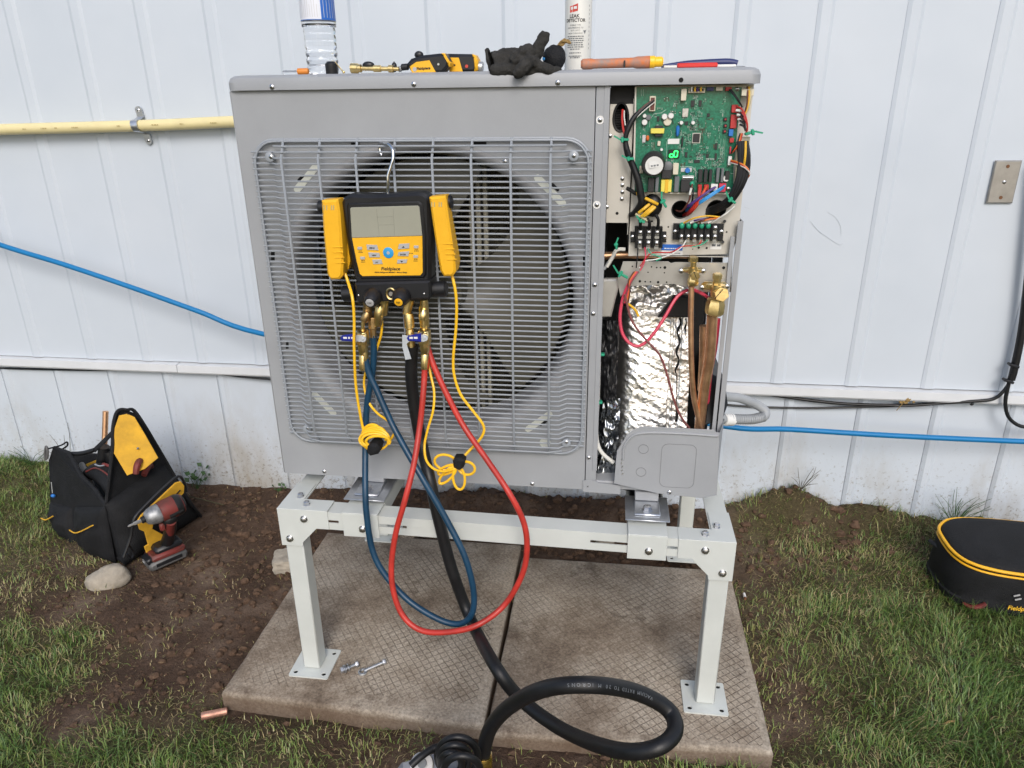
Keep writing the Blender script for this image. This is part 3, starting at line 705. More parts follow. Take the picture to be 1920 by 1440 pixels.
for x0, y0, x1, y1 in ((658, 264, 674, 271), (888, 264, 912, 271), (508, 470, 515, 488), (1093, 478, 1098, 502), (536, 640, 541, 654), (1091, 657, 1095, 674)):
    one('punched_slot', unit, 'black_hole', lambda q: q.poly([at(a, d, -.0006) for a, d in ((x0, y1), (x1, y1), (x1, y0), (x0, y0))], (0, .0005, 0)))
for p in ((608, 884), (998, 907), (947, 303)): screw(*p, 0, unit, SCREW)
# ---- fan, motor bracket, coil
fan = one('fan', unit, 'fan_plastic', lambda q: q.lathe((FC[0], .055, FC[1]), (0, 1, 0), [(.02, 0), (.055, .006), (.062, .02), (.062, .07)], 28))
for k in range(3):
    q = MB(); nr, na = 8, 12; vs = []; fs = []
    for sgn in (0, 1):
        for i in range(nr+1):
            r = .055+(.282-.055)*i/nr
            for j in range(na+1):
                sw = .35*(i/nr)**2; spn = 1.05+.75*(i/nr); a = 2*PI*k/3+.55+sw-spn*j/na
                y = .062+.055*(1-j/na)*(1 if True else 0)+.004*sgn+.02*(i/nr)*(j/na)
                vs.append((FC[0]+r*math.cos(a), y, FC[1]+r*math.sin(a)))
    S = (nr+1)*(na+1)
    for i in range(nr):
        for j in range(na):
            a = i*(na+1)+j; f = (a, a+1, a+na+2, a+na+1); fs.append(f); fs.append(tuple(x+S for x in f[::-1]))
    rim_ = [j for j in range(na+1)]+[i*(na+1)+na for i in range(1, nr+1)]+[nr*(na+1)+j for j in range(na-1, -1, -1)]+[i*(na+1) for i in range(nr-1, 0, -1)]
    for a, b_ in zip(rim_, rim_[1:]+rim_[:1]): fs.append((a, b_, b_+S, a+S))
    q.add(vs, fs); q.build('fan_blade', 'fan_plastic', fan, ang=60)
for dx in (.063, .078, .094):
    one('motor_bracket', unit, 'bracket_beige', lambda q: q.box(FC[0]+dx-.001, FC[0]+dx+.009, .135, .15, .60, 1.25, .002))
one('motor', unit, 'dark_inside', lambda q: q.lathe((FC[0], .127, FC[1]), (0, 1, 0), [(.05, 0), (.055, .01), (.055, .08)], 24))
one('bracket_arm', unit, 'bracket_beige', lambda q: q.tube([(FC[0]-.06, .13, 1.212), (FC[0]+.02, .125, 1.21), (FC[0]+.07, .13, 1.185), (FC[0]+.085, .135, 1.15)], .007, 8, flat=.35))
coil = one('coil', unit, 'coil', lambda q: q.box(XL+.01, .2, .325, .345, .52, 1.325))
q = MB()
for k in range(150): x = XL+.012+k*.0046; q.box(x, x+.0012, .318, .325, .52, 1.325)
q.build('coil_fin', 'coil', coil, kind='stuff')
one('base_pan', unit, 'panel_grey', lambda q: q.box(XL+.002, XR-.004, .003, YB, ZB+.002, ZB+.022, .003))
one('rear_panel', unit, 'panel_grey', lambda q: q.box(.23, XR-.005, YB-.012, YB-.010, ZB+.03, 1.332))
one('partition', unit, 'dark_inside', lambda q: q.box(.203, .2075, .01, .325, ZB+.024, 1.332))
one('inner_liner', unit, 'dark_inside', lambda q: q.box(.24, .47, .255, .262, ZB+.026, 1.331))
# ---- wire grille
GX0, GX1, GZ0, GZ1, GY = -.462, .2035, .586, 1.243, -.026
gc = ((GX0+GX1)/2, (GZ0+GZ1)/2)
def gframe(q):
    L_ = [Vector((x, -.0065, z)) for x, z in rrect(GX0, GX1, GZ0, GZ1, .045, 6)]; q.tube(L_, .0026, 8, 1, closed=True, smooth=False)
    L_ = [Vector((x, -.011, z)) for x, z in rrect(GX0+.003, GX1-.003, GZ0+.003, GZ1-.003, .044, 6)]; q.tube(L_, .0022, 8, 1, closed=True, smooth=False)
grille = one('grille', unit, 'grille_grey', gframe)
NW = 57
def hw(hl):
    q = MB(); k = .055; e = .040
    q.tube([(-hl, -.0095, 0), (-hl+e, -.0095, 0), (-hl+k, GY, 0), (hl-k, GY, 0), (hl-e, -.0095, 0), (hl, -.0095, 0)], .00185, 6, 1, smooth=False)
    return q.mesh('grille_wire', 'grille_grey', origin=(0, 0, 0))[0]
hm = hw((GX1-GX0)/2+.003)
for i in range(NW):
    z = GZ0+.0225+(GZ1-GZ0-.045)*i/(NW-1)
    inst('grille_wire', hm, Matrix.Translation((gc[0], 0, z)), grille)
for z in (GZ0+.009, GZ1-.012): one('grille_wire', grille, 'grille_grey', lambda q: q.tube([(GX0+.045, -.011, z), (GX0+.075, GY+.004, z), (GX1-.075, GY+.004, z), (GX1-.045, -.011, z)], .002, 6, 1, smooth=False))
q = MB(); q.tube([(0, -.008, GZ0-.002), (0, -.014, GZ0+.012), (0, GY-.0034, GZ0+.035), (0, GY-.0034, GZ1-.035), (0, -.014, GZ1-.012), (0, -.008, GZ1+.002)], .0026, 6, 1, smooth=False)
vm = q.mesh('grille_post', 'grille_grey', origin=(0, 0, 0))[0]
for k in range(8): inst('grille_post', vm, Matrix.Translation((-.396+.0752*k, 0, 0)), grille)
for p in ((508, 294), (1076, 292), (577, 803), (1062, 829)):
    one('mounting_tab', grille, 'grille_grey', lambda q: q.lathe(at(*p, -.009), (0, -1, 0), [(.0095, 0), (.0095, .006), (.008, .007)], 18)); screw(*p, -.016, grille, SCREW_S)

# ---- service compartment: column, posts
cx0, cx1 = XP+.0015, .2345
one('column', unit, 'panel_grey', lambda q: q.box(cx0, cx1, -.001, .02, ZB+.004, 1.3325, .001))
one('column_flange', unit, 'panel_grey', lambda q: q.box(cx1-.009, cx1+.0012, -.0022, -.0008, ZB+.05, 1.3325, .0004))
for p, k in (((1125, 225), 1), ((1119, 384), 1), ((1115, 534), 0), ((1112, 588), 0), ((1104, 858), 0), ((1102, 911), 0)): screw(*p, -.001, unit, SCREW_W if k else SCREW)
one('corner_post', unit, 'panel_grey', lambda q: (q.box(.4865, .4945, .012, .016, .575, 1.09), q.box(.476, .4835, .014, .018, .575, 1.06), q.box(.4945, .4965, .012, .05, .575, 1.09)))
one('side_panel', unit, 'panel_grey', lambda q: q.box(.4925, .494, .20, YB, ZB+.02, 1.333))
# lower valve cover with a folded corner
cov = one('valve_cover', unit, 'panel_grey', lambda q: (
    q.poly([at(*V3(*p), -.012) for p in ((188, 1338), (196, 1240), (205, 1150), (232, 1108), (262, 1058), (300, 1030), (345, 1010), (768, 1030), (775, 1044), (795, 1046), (778, 1405), (690, 1422), (440, 1395))], (0, .0015, 0), .0004),
    q.add([at(*V3(795, 1046), -.012), at(*V3(778, 1405), -.012), Vector((.4985, .018, .512)), Vector((.4995, .018, .675)), Vector((.4985, .20, .512)), Vector((.4995, .20, .60)), Vector((.4995, .06, .655))], [(0, 1, 2, 3), (3, 2, 4, 5, 6)])), ang=12)
def embossed(q):
    q.tube([at(*V3(*p), -.0128) for p in ((240, 1200), (245, 1130), (285, 1072), (360, 1047), (560, 1050), (760, 1063), (790, 1060))], .0028, 8)
one('pressed_rib', cov, 'panel_grey', embossed)
for c_ in ((357, 1140), (343, 1272)): one('knockout', cov, 'panel_groove', lambda q: q.tube([Vector((p[0], -.0122, p[1])) for p in ring(at(*V3(*c_), -.0122).x, at(*V3(*c_), -.0122).z, .0105, 24)], .0006, 4, 1, closed=True, smooth=False))
k0, k1 = at(*V3(447, 1355), -.0122), at(*V3(665, 1118), -.0122)
one('knockout', cov, 'panel_groove', lambda q: q.tube([Vector((p[0], -.0122, p[1])) for p in rrect(k0.x, k1.x, k0.z, k1.z, .014, 5)], .00055, 4, 1, closed=True, smooth=False))
screw(1255, 923, -.012, cov)
one('chipped_edge', cov, 'tin', lambda q: [q.obox(at(1166+i*.3-(i % 2), 862+i*6.5, -.0125), (.0025, .001, .005), Matrix.Rotation(.2*i, 3, 'Y')) for i in range(5)])
one('base_flange', unit, 'panel_grey', lambda q: q.poly([at(*V3(*p), -.004) for p in ((10, 1320), (75, 1320), (100, 1335), (225, 1350), (225, 1400), (10, 1385))], (0, .002, 0)))
one('rubber_boot', unit, 'black_rubber', lambda q: q.poly([Vector(p) for p in ((.46, .02, .655), (.497, .02, .672), (.512, .06, .69), (.500, .06, .745), (.47, .06, .76))], (0, .2, 0), .003))

# ---- electrical box
ebox = one('electrical_box', unit, 'ebox', lambda q: (q.plate([(.283, 1.0165), (.484, 1.0235), (.492, 1.06), (.493, 1.332), (.283, 1.332)], [ring(at(1276, 393, .03).x, at(1276, 393, .03).z, .0165, 28), ring(at(1343, 393, .03).x, at(1343, 393, .03).z, .018, 28, .0165), ring(at(1222, 385, .03).x, at(1222, 385, .03).z, .020, 24, .0215)], .03, .0315),
    q.box(.283, .2845, .0316, .22, 1.0165, 1.332), q.box(.491, .4925, .0316, .22, 1.06, 1.332), q.box(.2846, .4845, .0316, .22, 1.0165, 1.018)), ang=20)
one('back_plate', ebox, 'dark_inside', lambda q: q.box(.286, .49, .15, .155, 1.02, 1.33))
for p, r in (((1276, 393), .0165), ((1343, 393), .0175)):
    c_ = at(*p, .0295); one('grommet', ebox, 'black_rubber', lambda q: q.tube([Vector((a, .0295, d)) for a, d in ring(c_.x, c_.z, r, 24)], .0012, 6, 1, closed=True, smooth=False))
lp = one('control_bracket', unit, 'ebox', lambda q: (q.plate([(.2365, 1.083), (.279, 1.083), (.279, 1.301), (.2365, 1.301)], [[(at(1164, 223, .025).x+.0135*math.cos(t), at(1164, 223, .025).z+(.026 if math.sin(t) > 0 else .020)*math.sin(t)) for t in np.linspace(0, 2*PI, 28, endpoint=False)]], .025, .0265), q.box(.279, .2802, .0255, .16, 1.06, 1.31), q.box(.2365, .279, .0268, .15, 1.083, 1.0845)), ang=20)
gp = at(1164, 223, .0245)
one('grommet', lp, 'black_rubber', lambda q: q.tube([(gp.x+.0135*math.cos(t), .024, gp.z+(.028 if math.sin(t) > 0 else .022)*math.sin(t)) for t in np.linspace(0, 2*PI, 28, endpoint=False)], .0022, 6, 1, closed=True, smooth=False))
for k in range(9): one('heat_sink_fin', lp, 'dark_inside', lambda q: q.box(gp.x-.013, gp.x+.013, .045, .06, gp.z-.02+k*.0042, gp.z-.018+k*.0042))
for p in ((1144, 255), (1167, 335), (1167, 347), (1167, 360), (1166, 373), (1138, 388)): screw(*p, .025, lp, SCREW_S)
one('screw_hole', lp, 'black_hole', lambda q: q.lathe(at(1157, 400, .0248), (0, -1, 0), [(.003, 0), (.003, .0002)], 12))
one('dark_cover', unit, 'dark_inside', lambda q: q.box(.237, .281, .03, .05, 1.302, 1.332))

# ---- control board
BY = .018                                            # board front plane
board = one('control_board', unit, 'pcb', lambda q: q.poly([at(*V4(*p), BY) for p in ((362, 880), (1100, 880), (1100, 700), (1165, 92), (366, 92))], (0, .0016, 0)))
one('board_edge', board, 'ebox', lambda q: q.poly([at(*V4(*p), BY-.004) for p in ((345, 890), (358, 890), (374, 92), (362, 92))], (0, .008, 0)))
one('board_edge', board, 'ebox', lambda q: q.poly([at(*V4(*p), BY-.002) for p in ((455, 892), (1080, 898), (1080, 888), (455, 882))], (0, .005, 0)))
def zb(x0, y0, x1, y1, h, mt, name='component', bev=.0006, yb=BY, parent=None):
    a, d = at(*V4(x0, y1), yb-h), at(*V4(x1, y0), yb-h)
    return one(name, parent or board, mt, lambda q: q.box(a.x, d.x, yb-h, yb-.0002, a.z, d.z, bev))
def zc(x, y, r, h, mt, name='capacitor', top=None, yb=BY):
    c_ = at(*V4(x, y), yb); R_ = r/4/935
    o = one(name, board, mt, lambda q: q.lathe(c_, (0, -1, 0), [(R_, .0002), (R_, h-.0008), (R_*.88, h)], 18))
    if top: one('cap_top', board, top, lambda q: q.lathe(c_+Vector((0, -h-.0001, 0)), (0, -1, 0), [(R_*.82, 0), (R_*.8, .0004)], 18))
    return o
BIG = []
def Z(x0, y0, x1, y1, h, mt, name='component', **k): BIG.append((x0, y0, x1, y1)); return zb(x0, y0, x1, y1, h/1000, mt, name, **k)
Z(468, 160, 520, 275, 7, 'comp_cream', 'connector'); Z(476, 172, 512, 268, 7.6, 'wire_brown', 'connector_socket')
for x, y, r in ((433, 308, 14), (433, 357, 20), (582, 315, 20), (630, 308, 20), (708, 360, 13), (795, 360, 13), (560, 560, 10), (1040, 777, 22)): zc(x, y, r, .009, 'comp_pale', top='white_plastic'); BIG.append((x-r, y-r, x+r, y+r))
zc(605, 352, 27, .005, 'comp_cream'); zc(462, 320, 18, .006, 'comp_grey')
Z(510, 383, 572, 465, 8, 'ic', 'transformer_core'); Z(480, 403, 583, 442, 12, 'comp_yellow', 'transformer')
Z(668, 380, 700, 465, 6, 'comp_blue', 'capacitor', bev=.003); Z(795, 443, 850, 508, 2, 'ic', 'chip'); Z(788, 436, 857, 515, .6, 'tin', 'chip_pins')
Z(607, 480, 697, 520, .4, 'paper', 'sticker', bev=0); Z(612, 562, 700, 625, 4, 'black_plastic', 'display')
Z(563, 715, 640, 780, 12, 'ic'); Z(458, 775, 510, 880, 12, 'ic'); Z(512, 768, 543, 880, 14, 'comp_grey'); Z(555, 790, 640, 880, 15, 'comp_yellow', 'transformer'); Z(583, 788, 615, 888, 16, 'wire_yellow', 'transformer_tape')
Z(655, 765, 697, 880, 14, 'comp_grey'); Z(703, 790, 790, 880, 12, 'ic', 'relay'); Z(645, 665, 692, 750, 13, 'comp_cream', 'relay'); Z(705, 698, 790, 730, 1, 'comp_pale')
zc(755, 717, 18, .006, 'comp_blue'); BIG.append((735, 700, 775, 735)); zc(608, 685, 34, .010, 'comp_grey')
for x0, x1 in ((835, 872), (876, 910), (914, 945)): Z(x0, 712, x1, 808, 13, 'ic', 'relay')
Z(968, 700, 1000, 808, 12, 'comp_grey', 'relay'); Z(1003, 705, 1033, 808, 12, 'comp_grey', 'relay'); Z(1036, 725, 1075, 790, 10, 'ic', 'relay')
Z(832, 825, 865, 870, 9, 'comp_red', 'connector'); Z(878, 825, 918, 868, 9, 'comp_red', 'connector'); Z(930, 820, 985, 870, 9, 'white_plastic', 'connector'); Z(990, 815, 1048, 880, 9, 'wire_pink', 'connector')
Z(705, 105, 752, 195, 11, 'comp_cream', 'relay'); Z(762, 100, 890, 138, 6, 'comp_cream', 'connector'); Z(772, 104, 880, 126, 6.6, 'ic', 'connector_socket'); Z(900, 92, 955, 122, 7, 'navy'); Z(968, 92, 1022, 122, 6, 'comp_cream'); Z(1040, 92, 1090, 122, 6, 'comp_red', 'connector')
for a in ((780, 192, 812, 240), (838, 192, 865, 240), (902, 290, 925, 318), (960, 515, 982, 562), (958, 590, 978, 640), (735, 580, 757, 620), (805, 640, 850, 662), (895, 595, 917, 622), (526, 312, 548, 350), (712, 290, 728, 318), (735, 350, 762, 378)): Z(*a, 1.8, 'ic', 'chip', bev=.0003)
Z(715, 252, 765, 318, 3, 'tin', 'heat_spreader'); Z(710, 465, 727, 540, 5, 'ic', 'pin_header')
Z(1085, 225, 1137, 285, 8, 'comp_red', 'connector'); Z(1075, 300, 1132, 403, 8, 'comp_red', 'connector'); Z(1065, 410, 1102, 462, 9, 'comp_blue', 'connector'); Z(1070, 475, 1106, 510, 7, 'comp_red', 'connector'); Z(1058, 612, 1090, 680, 8, 'white_plastic', 'connector'); Z(1070, 540, 1086, 595, 7, 'wire_pink', 'connector')
for x, y in ((1040, 335), (1040, 383), (1035, 425)): Z(x-15, y-15, x+15, y+15, 3, 'ic', 'push_switch'); zc(x, y, 6, .0045, 'comp_red', 'switch_button')
Z(445, 455, 470, 497, 6, 'comp_orange', 'capacitor', bev=.002); Z(415, 452, 444, 510, 3, 'comp_pale'); Z(395, 685, 425, 740, 7, 'comp_cream', 'connector'); Z(530, 498, 555, 535, 4, 'comp_cream'); Z(1160, 108, 1258, 160, 12, 'comp_cream', 'wire_clip'); Z(1138, 466, 1228, 520, 14, 'comp_cream', 'wire_clip')
Z(715, 757, 805, 788, 3, 'comp_pale', 'fuse_holder')
fz0, fz1 = at(*V4(722, 772), BY-.006), at(*V4(798, 772), BY-.006); one('fuse', board, 'tin', lambda q: q.cyl(fz0, fz1, .0022, n=10))
# big capacitor with a white top and sticker
bc_ = at(*V4(503, 655), BY); one('capacitor', board, 'ic', lambda q: q.lathe(bc_, (-.08, -1, -.10), [(.0205, 0), (.0215, .004), (.0215, .026), (.0195, .029)], 30)); BIG.append((420, 570, 590, 745))
ct = bc_+Vector((-.08, -1, -.10)).normalized()*.0292; one('cap_top', board, 'white_plastic', lambda q: q.lathe(ct+Vector((.002, 0, -.001)), (-.08, -1, -.10), [(.0165, -.001), (.0165, .0004)], 28))
one('sticker', board, 'paper', lambda q: q.obox(ct+Vector((.003, -.0012, .001)), (.021, .0003, .011), Matrix.Rotation(-.15, 3, 'Y')))
dashes(ct+Vector((.003, -.0016, -.001)), .014, .003, 'comp_grey', board, 3, .15)
for p in ((1062, 857, 12), (1130, 108, 15)): 
    c_ = at(*V4(p[0], p[1]), BY); inst('screw', SCREW_S, Matrix.Translation(c_), board)
# seven-segment digits
def seg7(x, y, w, h, on):
    q = MB(); c_ = at(*V4(x, y), BY-.0042); W, H, t = w/4/935, h/4/935, .00085
    S = {'a': (0, H, 1), 'g': (0, 0, 1), 'd': (0, -H, 1), 'f': (-W, H/2, 0), 'b': (W, H/2, 0), 'e': (-W, -H/2, 0), 'c': (W, -H/2, 0)}
    for k in on:
        dx, dz, hz = S[k]; q.box(c_.x+dx-(W*.8 if hz else t), c_.x+dx+(W*.8 if hz else t), c_.y-.0003, c_.y, c_.z+dz-(t if hz else H*.42), c_.z+dz+(t if hz else H*.42))
    return q.build('lit_digit', 'led_green', board)
seg7(637, 596, 13, 20, 'gcde'); seg7(669, 594, 11, 20, 'abcdef')
# traces and silk-screen
q = MB()
for L_ in (((595, 262), (560, 287), (505, 292), (472, 340), (472, 395)), ((600, 640), (600, 505), (640, 450), (630, 415)), ((700, 690), (790, 690), (835, 737)), ((950, 735), (957, 700), (1035, 700), (1040, 712)), ((410, 110), (410, 160)), ((425, 110), (425, 160)), ((1080, 742), (1100, 742))):
    q.tube([at(*V4(*p), BY-.0003) for p in L_], .0006, 4, 1, smooth=False, flat=.4)
for i in range(9): a = (1012+i*.1, 480+i*20); 
for x in (1000, 1018, 1030): q.tube([at(*V4(x+8, 480), BY-.0003), at(*V4(x-2, 655), BY-.0003)], .0004, 4, 1, smooth=False, flat=.4)
q.build('trace', 'pcb_trace', board)
q = MB(); rr = random.Random(5)
for cl_ in range(210):
    if cl_ < 120: ox, oy = rr.gauss(800, 130), rr.gauss(450, 150)
    else: ox, oy = rr.uniform(385, 1060), rr.uniform(105, 850)
    w_, h_ = rr.choice(((7, 4), (4, 7), (5, 3), (3, 5), (3, 11), (9, 4))); nx_, ny_ = rr.randint(1, 4), rr.randint(2, 5); cm2 = rr.choice((0, 1, 1, 2, 3, 3, 4, 3))
    for i in range(nx_):
        for j in range(ny_):
            x, y = ox+i*(w_+4), oy+j*(h_+4)
            if not (374 < x < 1080 and 100 < y < 868) or rr.random() < .18 or any(a_-4 < x < c_+4 and b_-4 < y < d+4 for a_, b_, c_, d in BIG): continue
            q.cur = cm2 if rr.random() < .7 else rr.choice((0, 1, 3)); a_, d = at(*V4(x-w_/2, y+h_/2), BY-.001), at(*V4(x+w_/2, y-h_/2), BY-.001); q.box(a_.x, d.x, BY-(.0011 if q.cur in (1, 2) else .0005), BY-.0001, a_.z, d.z)
q.build('surface_parts', ['tin', 'ic', 'wire_brown', 'pcb_trace', 'comp_pale'], board, kind='stuff')

# ---- terminal blocks, stickers
def term(x, y, parent, w=34, h=44):
    a, d = at(*V4(x-w/2, y+h/2), .012), at(*V4(x+w/2, y-h/2), .012)
    o = one('terminal', parent, 'tin', lambda q: (q.box(a.x, d.x, .0125, .018, a.z, d.z, .001), q.box(a.x, d.x, .0125, .021, a.z-.006, a.z-.0008)))
    inst('screw', SCREW_S, Matrix.Translation(((a.x+d.x)/2, .0125, (a.z+d.z)/2)) @ Matrix.Rotation(random.random(), 4, 'Y'), o)
tb1 = one('terminal_block', unit, 'black_plastic', lambda q: (q.poly([at(*V4(*p), .02) for p in ((330, 1258), (598, 1258), (598, 1180), (330, 1180))], (0, .01, 0), .001), q.poly([at(*V4(*p), .017) for p in ((362, 1300), (570, 1300), (570, 1140), (362, 1140))], (0, .012, 0), .001)))
for x in (403, 467, 529): term(x, 1185, tb1); term(x-4, 1265, tb1)
for x in (369, 435, 498, 560): zb(x-5, 1142, x+5, 1298, .012, 'black_plastic', 'divider', yb=.018, parent=tb1)
for x in (344, 583): inst('screw', SCREW_S, Matrix.Translation(at(*V4(x, 1217), .02)), tb1)
tb2 = one('terminal_block', unit, 'black_plastic', lambda q: (q.poly([at(*V4(*p), .019) for p in ((645, 1238), (1022, 1248), (1030, 1122), (655, 1118))], (0, .011, 0), .001), q.poly([at(*V4(*p), .016) for p in ((692, 1236), (990, 1244), (992, 1122), (696, 1118))], (0, .005, 0), .001)))
for i, x in enumerate((712, 762, 811, 861, 910, 962)):
    term(x, 1216, tb2, 30, 34)
    if i < 5: c_ = at(*V4(x+2, 1132), .012); one('wire_cap', tb2, 'zip_green', lambda q: q.ball(c_, (.0052, .005, .0065), 10, 6))
    else: term(x+3, 1150, tb2, 30, 34)
    zb(x-28, 1124, x-22, 1238, .010, 'black_plastic', 'divider', yb=.018, parent=tb2)
for x in (664, 1010): inst('screw', SCREW_S, Matrix.Translation(at(*V4(x, 1178), .019)), tb2)
for x, y in ((1035, 1100), (1022, 1255)): one('standoff', ebox, 'black_plastic', lambda q: q.cyl(at(*V4(x, y), .03), at(*V4(x, y), .02), .003, n=10))
zb(560, 1274, 721, 1318, .0005, 'label_blue', 'sticker', 0, .0298, ebox); zb(560, 1318, 721, 1352, .0005, 'paper', 'sticker', 0, .0298, ebox); zb(925, 1248, 1015, 1310, .0005, 'paper', 'sticker', 0, .0298, ebox)
for y_, t_ in ((1288, 'WARNING'), (1302, 'POWER SUPPLY')): pass
dashes(at(*V4(970, 1280), .0289), .016, .004, 'comp_grey', ebox, 5); dashes(at(*V4(640, 1304), .0289), .03, .002, 'paper', ebox, 6); dashes(at(*V4(640, 1338), .0289), .032, .0016, 'comp_grey', ebox, 7)
for x, y, r in ((612, 1142, .0016), (1050, 1180, .0017), (795, 1308, .0012), (840, 1298, .0022), (900, 1300, .0022), (990, 1352, .0013), (490, 1100, .002), (376, 1140, .0014)): one('screw_hole', ebox, 'black_hole', lambda q: q.lathe(at(*V4(x, y), .0297), (0, -1, 0), [(r, 0), (r, .0002)], 10))

# ---- wiring
def wire(pts, r, mt, Y=.004, parent=None, conv=V4, name='wire', n_=7, sub=5):
    ys = Y if isinstance(Y, (list, tuple)) else [Y]*len(pts)
    P = [at(*conv(*p), y) for p, y in zip(pts, ys)]
    return one(name, parent or unit, mt, lambda q: q.tube(P, r, n_, sub))
H = [(505, 190), (440, 240), (358, 318), (310, 410), (290, 490), (308, 590), (345, 680), (385, 790), (405, 900), (408, 965), (355, 1038), (328, 1050)]
wire(H, [.0015, .003, .0048, .005, .0045, .0062, .0062, .0068, .0072, .0070, .0055, .005], 'black_rubber', [.008, .004, 0, -.002, -.002, -.002, -.002, -.002, 0, .002, .012, .02], n_=10, name='wiring_harness')
wire([(512, 205), (440, 262), (365, 330)], .0009, 'wire_white', [.009, .002, -.002]); wire([(508, 182), (430, 235), (345, 320)], .0011, 'wire_brown', [.008, .002, -.003])
wire([(300, 560), (335, 660), (375, 780), (400, 900)], .0028, 'black_rubber', -.006); wire([(270, 262), (266, 330), (275, 410), (296, 490)], .0021, 'wire_red', [.02, .01, .006, .0]); wire([(282, 270), (282, 320), (290, 380)], .0012, 'wire_white', [.02, .012, .008])
q = MB(); q.ball(at(*V4(500, 985), .012), (.017, .012, .021), 16, 10); q.build('ferrite_core', 'black_rubber', unit)
for a in (((440, 928), (485, 948), (532, 972)), ((392, 1036), (430, 1005), (470, 972)), ((412, 1062), (455, 1025), (500, 985)), ((432, 1062), (475, 1028), (514, 992))): wire(a, .0031, 'wire_yellow', [-.002, -.006, -.001])
wire([(300, 850), (340, 874), (376, 896)], .0036, 'black_rubber', [-.004, 0, .004]); wire([(372, 880), (385, 905)], .0026, 'wire_yellow', .002); wire([(365, 1045), (410, 1068), (455, 1095)], .0026, 'wire_cream', 0.)
for a in (((398, 1075), (402, 1110), (404, 1160)), ((455, 1080), (472, 1110), (468, 1160)), ((515, 1050), (538, 1090), (533, 1160))): wire(a, .0032, 'black_rubber', [.0, .002, .01])
for k in range(3): wire([(1035-k*5, 832+k*9), (960, 878+k*8), (850, 950+k*8), (745, 1008+k*8)], .0017, 'wire_blue', [.006, -.004, -.002, .045])
for k in range(2): wire([(960+k*10, 842), (880, 895+k*8), (760, 982+k*10), (735, 1010)], .0015, 'wire_violet', [.006, -.002, .002, .045])
for k in range(3): wire([(845+k*7, 840), (838+k*6, 890), (835, 930+k*6), (770, 1020+k*10), (725, 1050+k*6)], .0016, 'wire_red', [.007, 0., 0., .01, .05])
for k in range(3): wire([(893+k*8, 840), (872+k*5, 880), (840, 950+k*8), (790, 1030), (735, 1075)], .0015, 'wire_orange' if k == 1 else 'wire_red', [.007, 0., 0., .01, .05])
wire([(793, 820), (782, 880), (765, 950), (715, 1022), (672, 1020)], .0016, 'wire_brown', [.002, -.003, 0, .01, .03]); wire([(800, 850), (795, 930), (775, 990)], .0016, 'black_rubber', [.0, -.003, .04]); wire([(785, 850), (772, 900)], .0023, 'wire_white', -.004)
one('wire_lug', unit, 'zip_green', lambda q: q.ball(at(*V4(790, 818), .006), .0045, 10, 6))
# right-hand harness
for k, (dx, rr_) in enumerate(((0, .0046), (22, .0048), (44, .005), (62, .0042))):
    wire([(1142+dx*.9, 500), (1150+dx, 600), (1148+dx, 700), (1128+dx*.9, 800), (1085+dx*.7, 900), (1020+dx*.5, 965+dx*.35), (930, 1005+dx*.6), (885, 1020+dx*.5)], rr_, 'black_rubber', [.0, -.004-k*.001, -.008, -.010, -.008, 0, .02, .05], n_=8)
wire([(1192, 500), (1190, 600), (1180, 680)], .0022, 'wire_yellow', [-.004, -.012, -.010]); wire([(1133, 540), (1122, 740), (1105, 850), (1062, 930), (975, 985), (930, 1000)], .0024, 'wire_cream', [.004, 0, 0, -.002, .01, .04]); wire([(1120, 700), (1112, 790)], .0018, 'wire_mauve', .006)
for k, mt in enumerate(('wire_orange', 'wire_red', 'wire_white')): wire([(1082, 642+k*9), (1150, 664+k*8), (1203, 700+k*5), (1222, 748), (1195, 785)], .0015, mt, [.006, -.010, -.016, -.012, -.002])
for k in range(3): wire([(1128, 240+k*45), (1165, 262+k*25), (1196, 330+k*10), (1205, 400), (1195, 440)], .0017, 'wire_red', [.008, -.002, -.006, -.006, 0])
for k in range(4): wire([(1120+k*8, 268+k*34), (1150+k*4, 272+k*30)], .0024, 'wire_white', [.002, -.001]); wire([(1148, 282+k*30), (1180, 330+k*20), (1190, 420)], .0018, 'black_rubber', [-.001, -.004, 0])
for k in range(3): wire([(1070+k*6, 112), (1118+k*4, 170), (1168, 245)], .0014, 'black_rubber', [.008, 0, .002])
for k, mt in enumerate(('wire_brown', 'wire_yellow', 'wire_cream')): wire([(1205+k*12, 90), (1208+k*11, 160), (1200+k*9, 240), (1178+k*7, 300)], .0018, mt, [.01, .004, .004, .006])
for k, mt in enumerate(('wire_red', 'wire_orange', 'black_rubber')): wire([(1168-k*8, 440), (1145-k*9, 520), (1100-k*4, 575), (1085, 590)], .0015, mt, [0, -.002, .002, .008])
for k, (x, mt) in enumerate(((790, 'wire_white'), (815, 'wire_yellow'), (835, 'wire_violet'), (860, 'wire_yellow'))): wire([(x, 92), (x-4, 110), (x-2, 126)], .0016, mt, .008)
for p, mt in ((((722, 1116), (800, 1078), (900, 1060), (1000, 1068)), 'wire_yellow'), (((770, 1108), (850, 1086), (935, 1080)), 'wire_violet'), (((848, 1112), (905, 1088), (1005, 1074)), 'wire_orange'), (((815, 1112), (870, 1092), (930, 1072)), 'wire_brown'), (((938, 1112), (1040, 1045), (1110, 985)), 'wire_white')): wire(p, .0016, mt, [.012]+[0.0]*(len(p)-2)+[.012])
for x in (775, 858, 908): wire([(x, 1112), (x+28, 1098)], .0022, 'wire_white', .006)
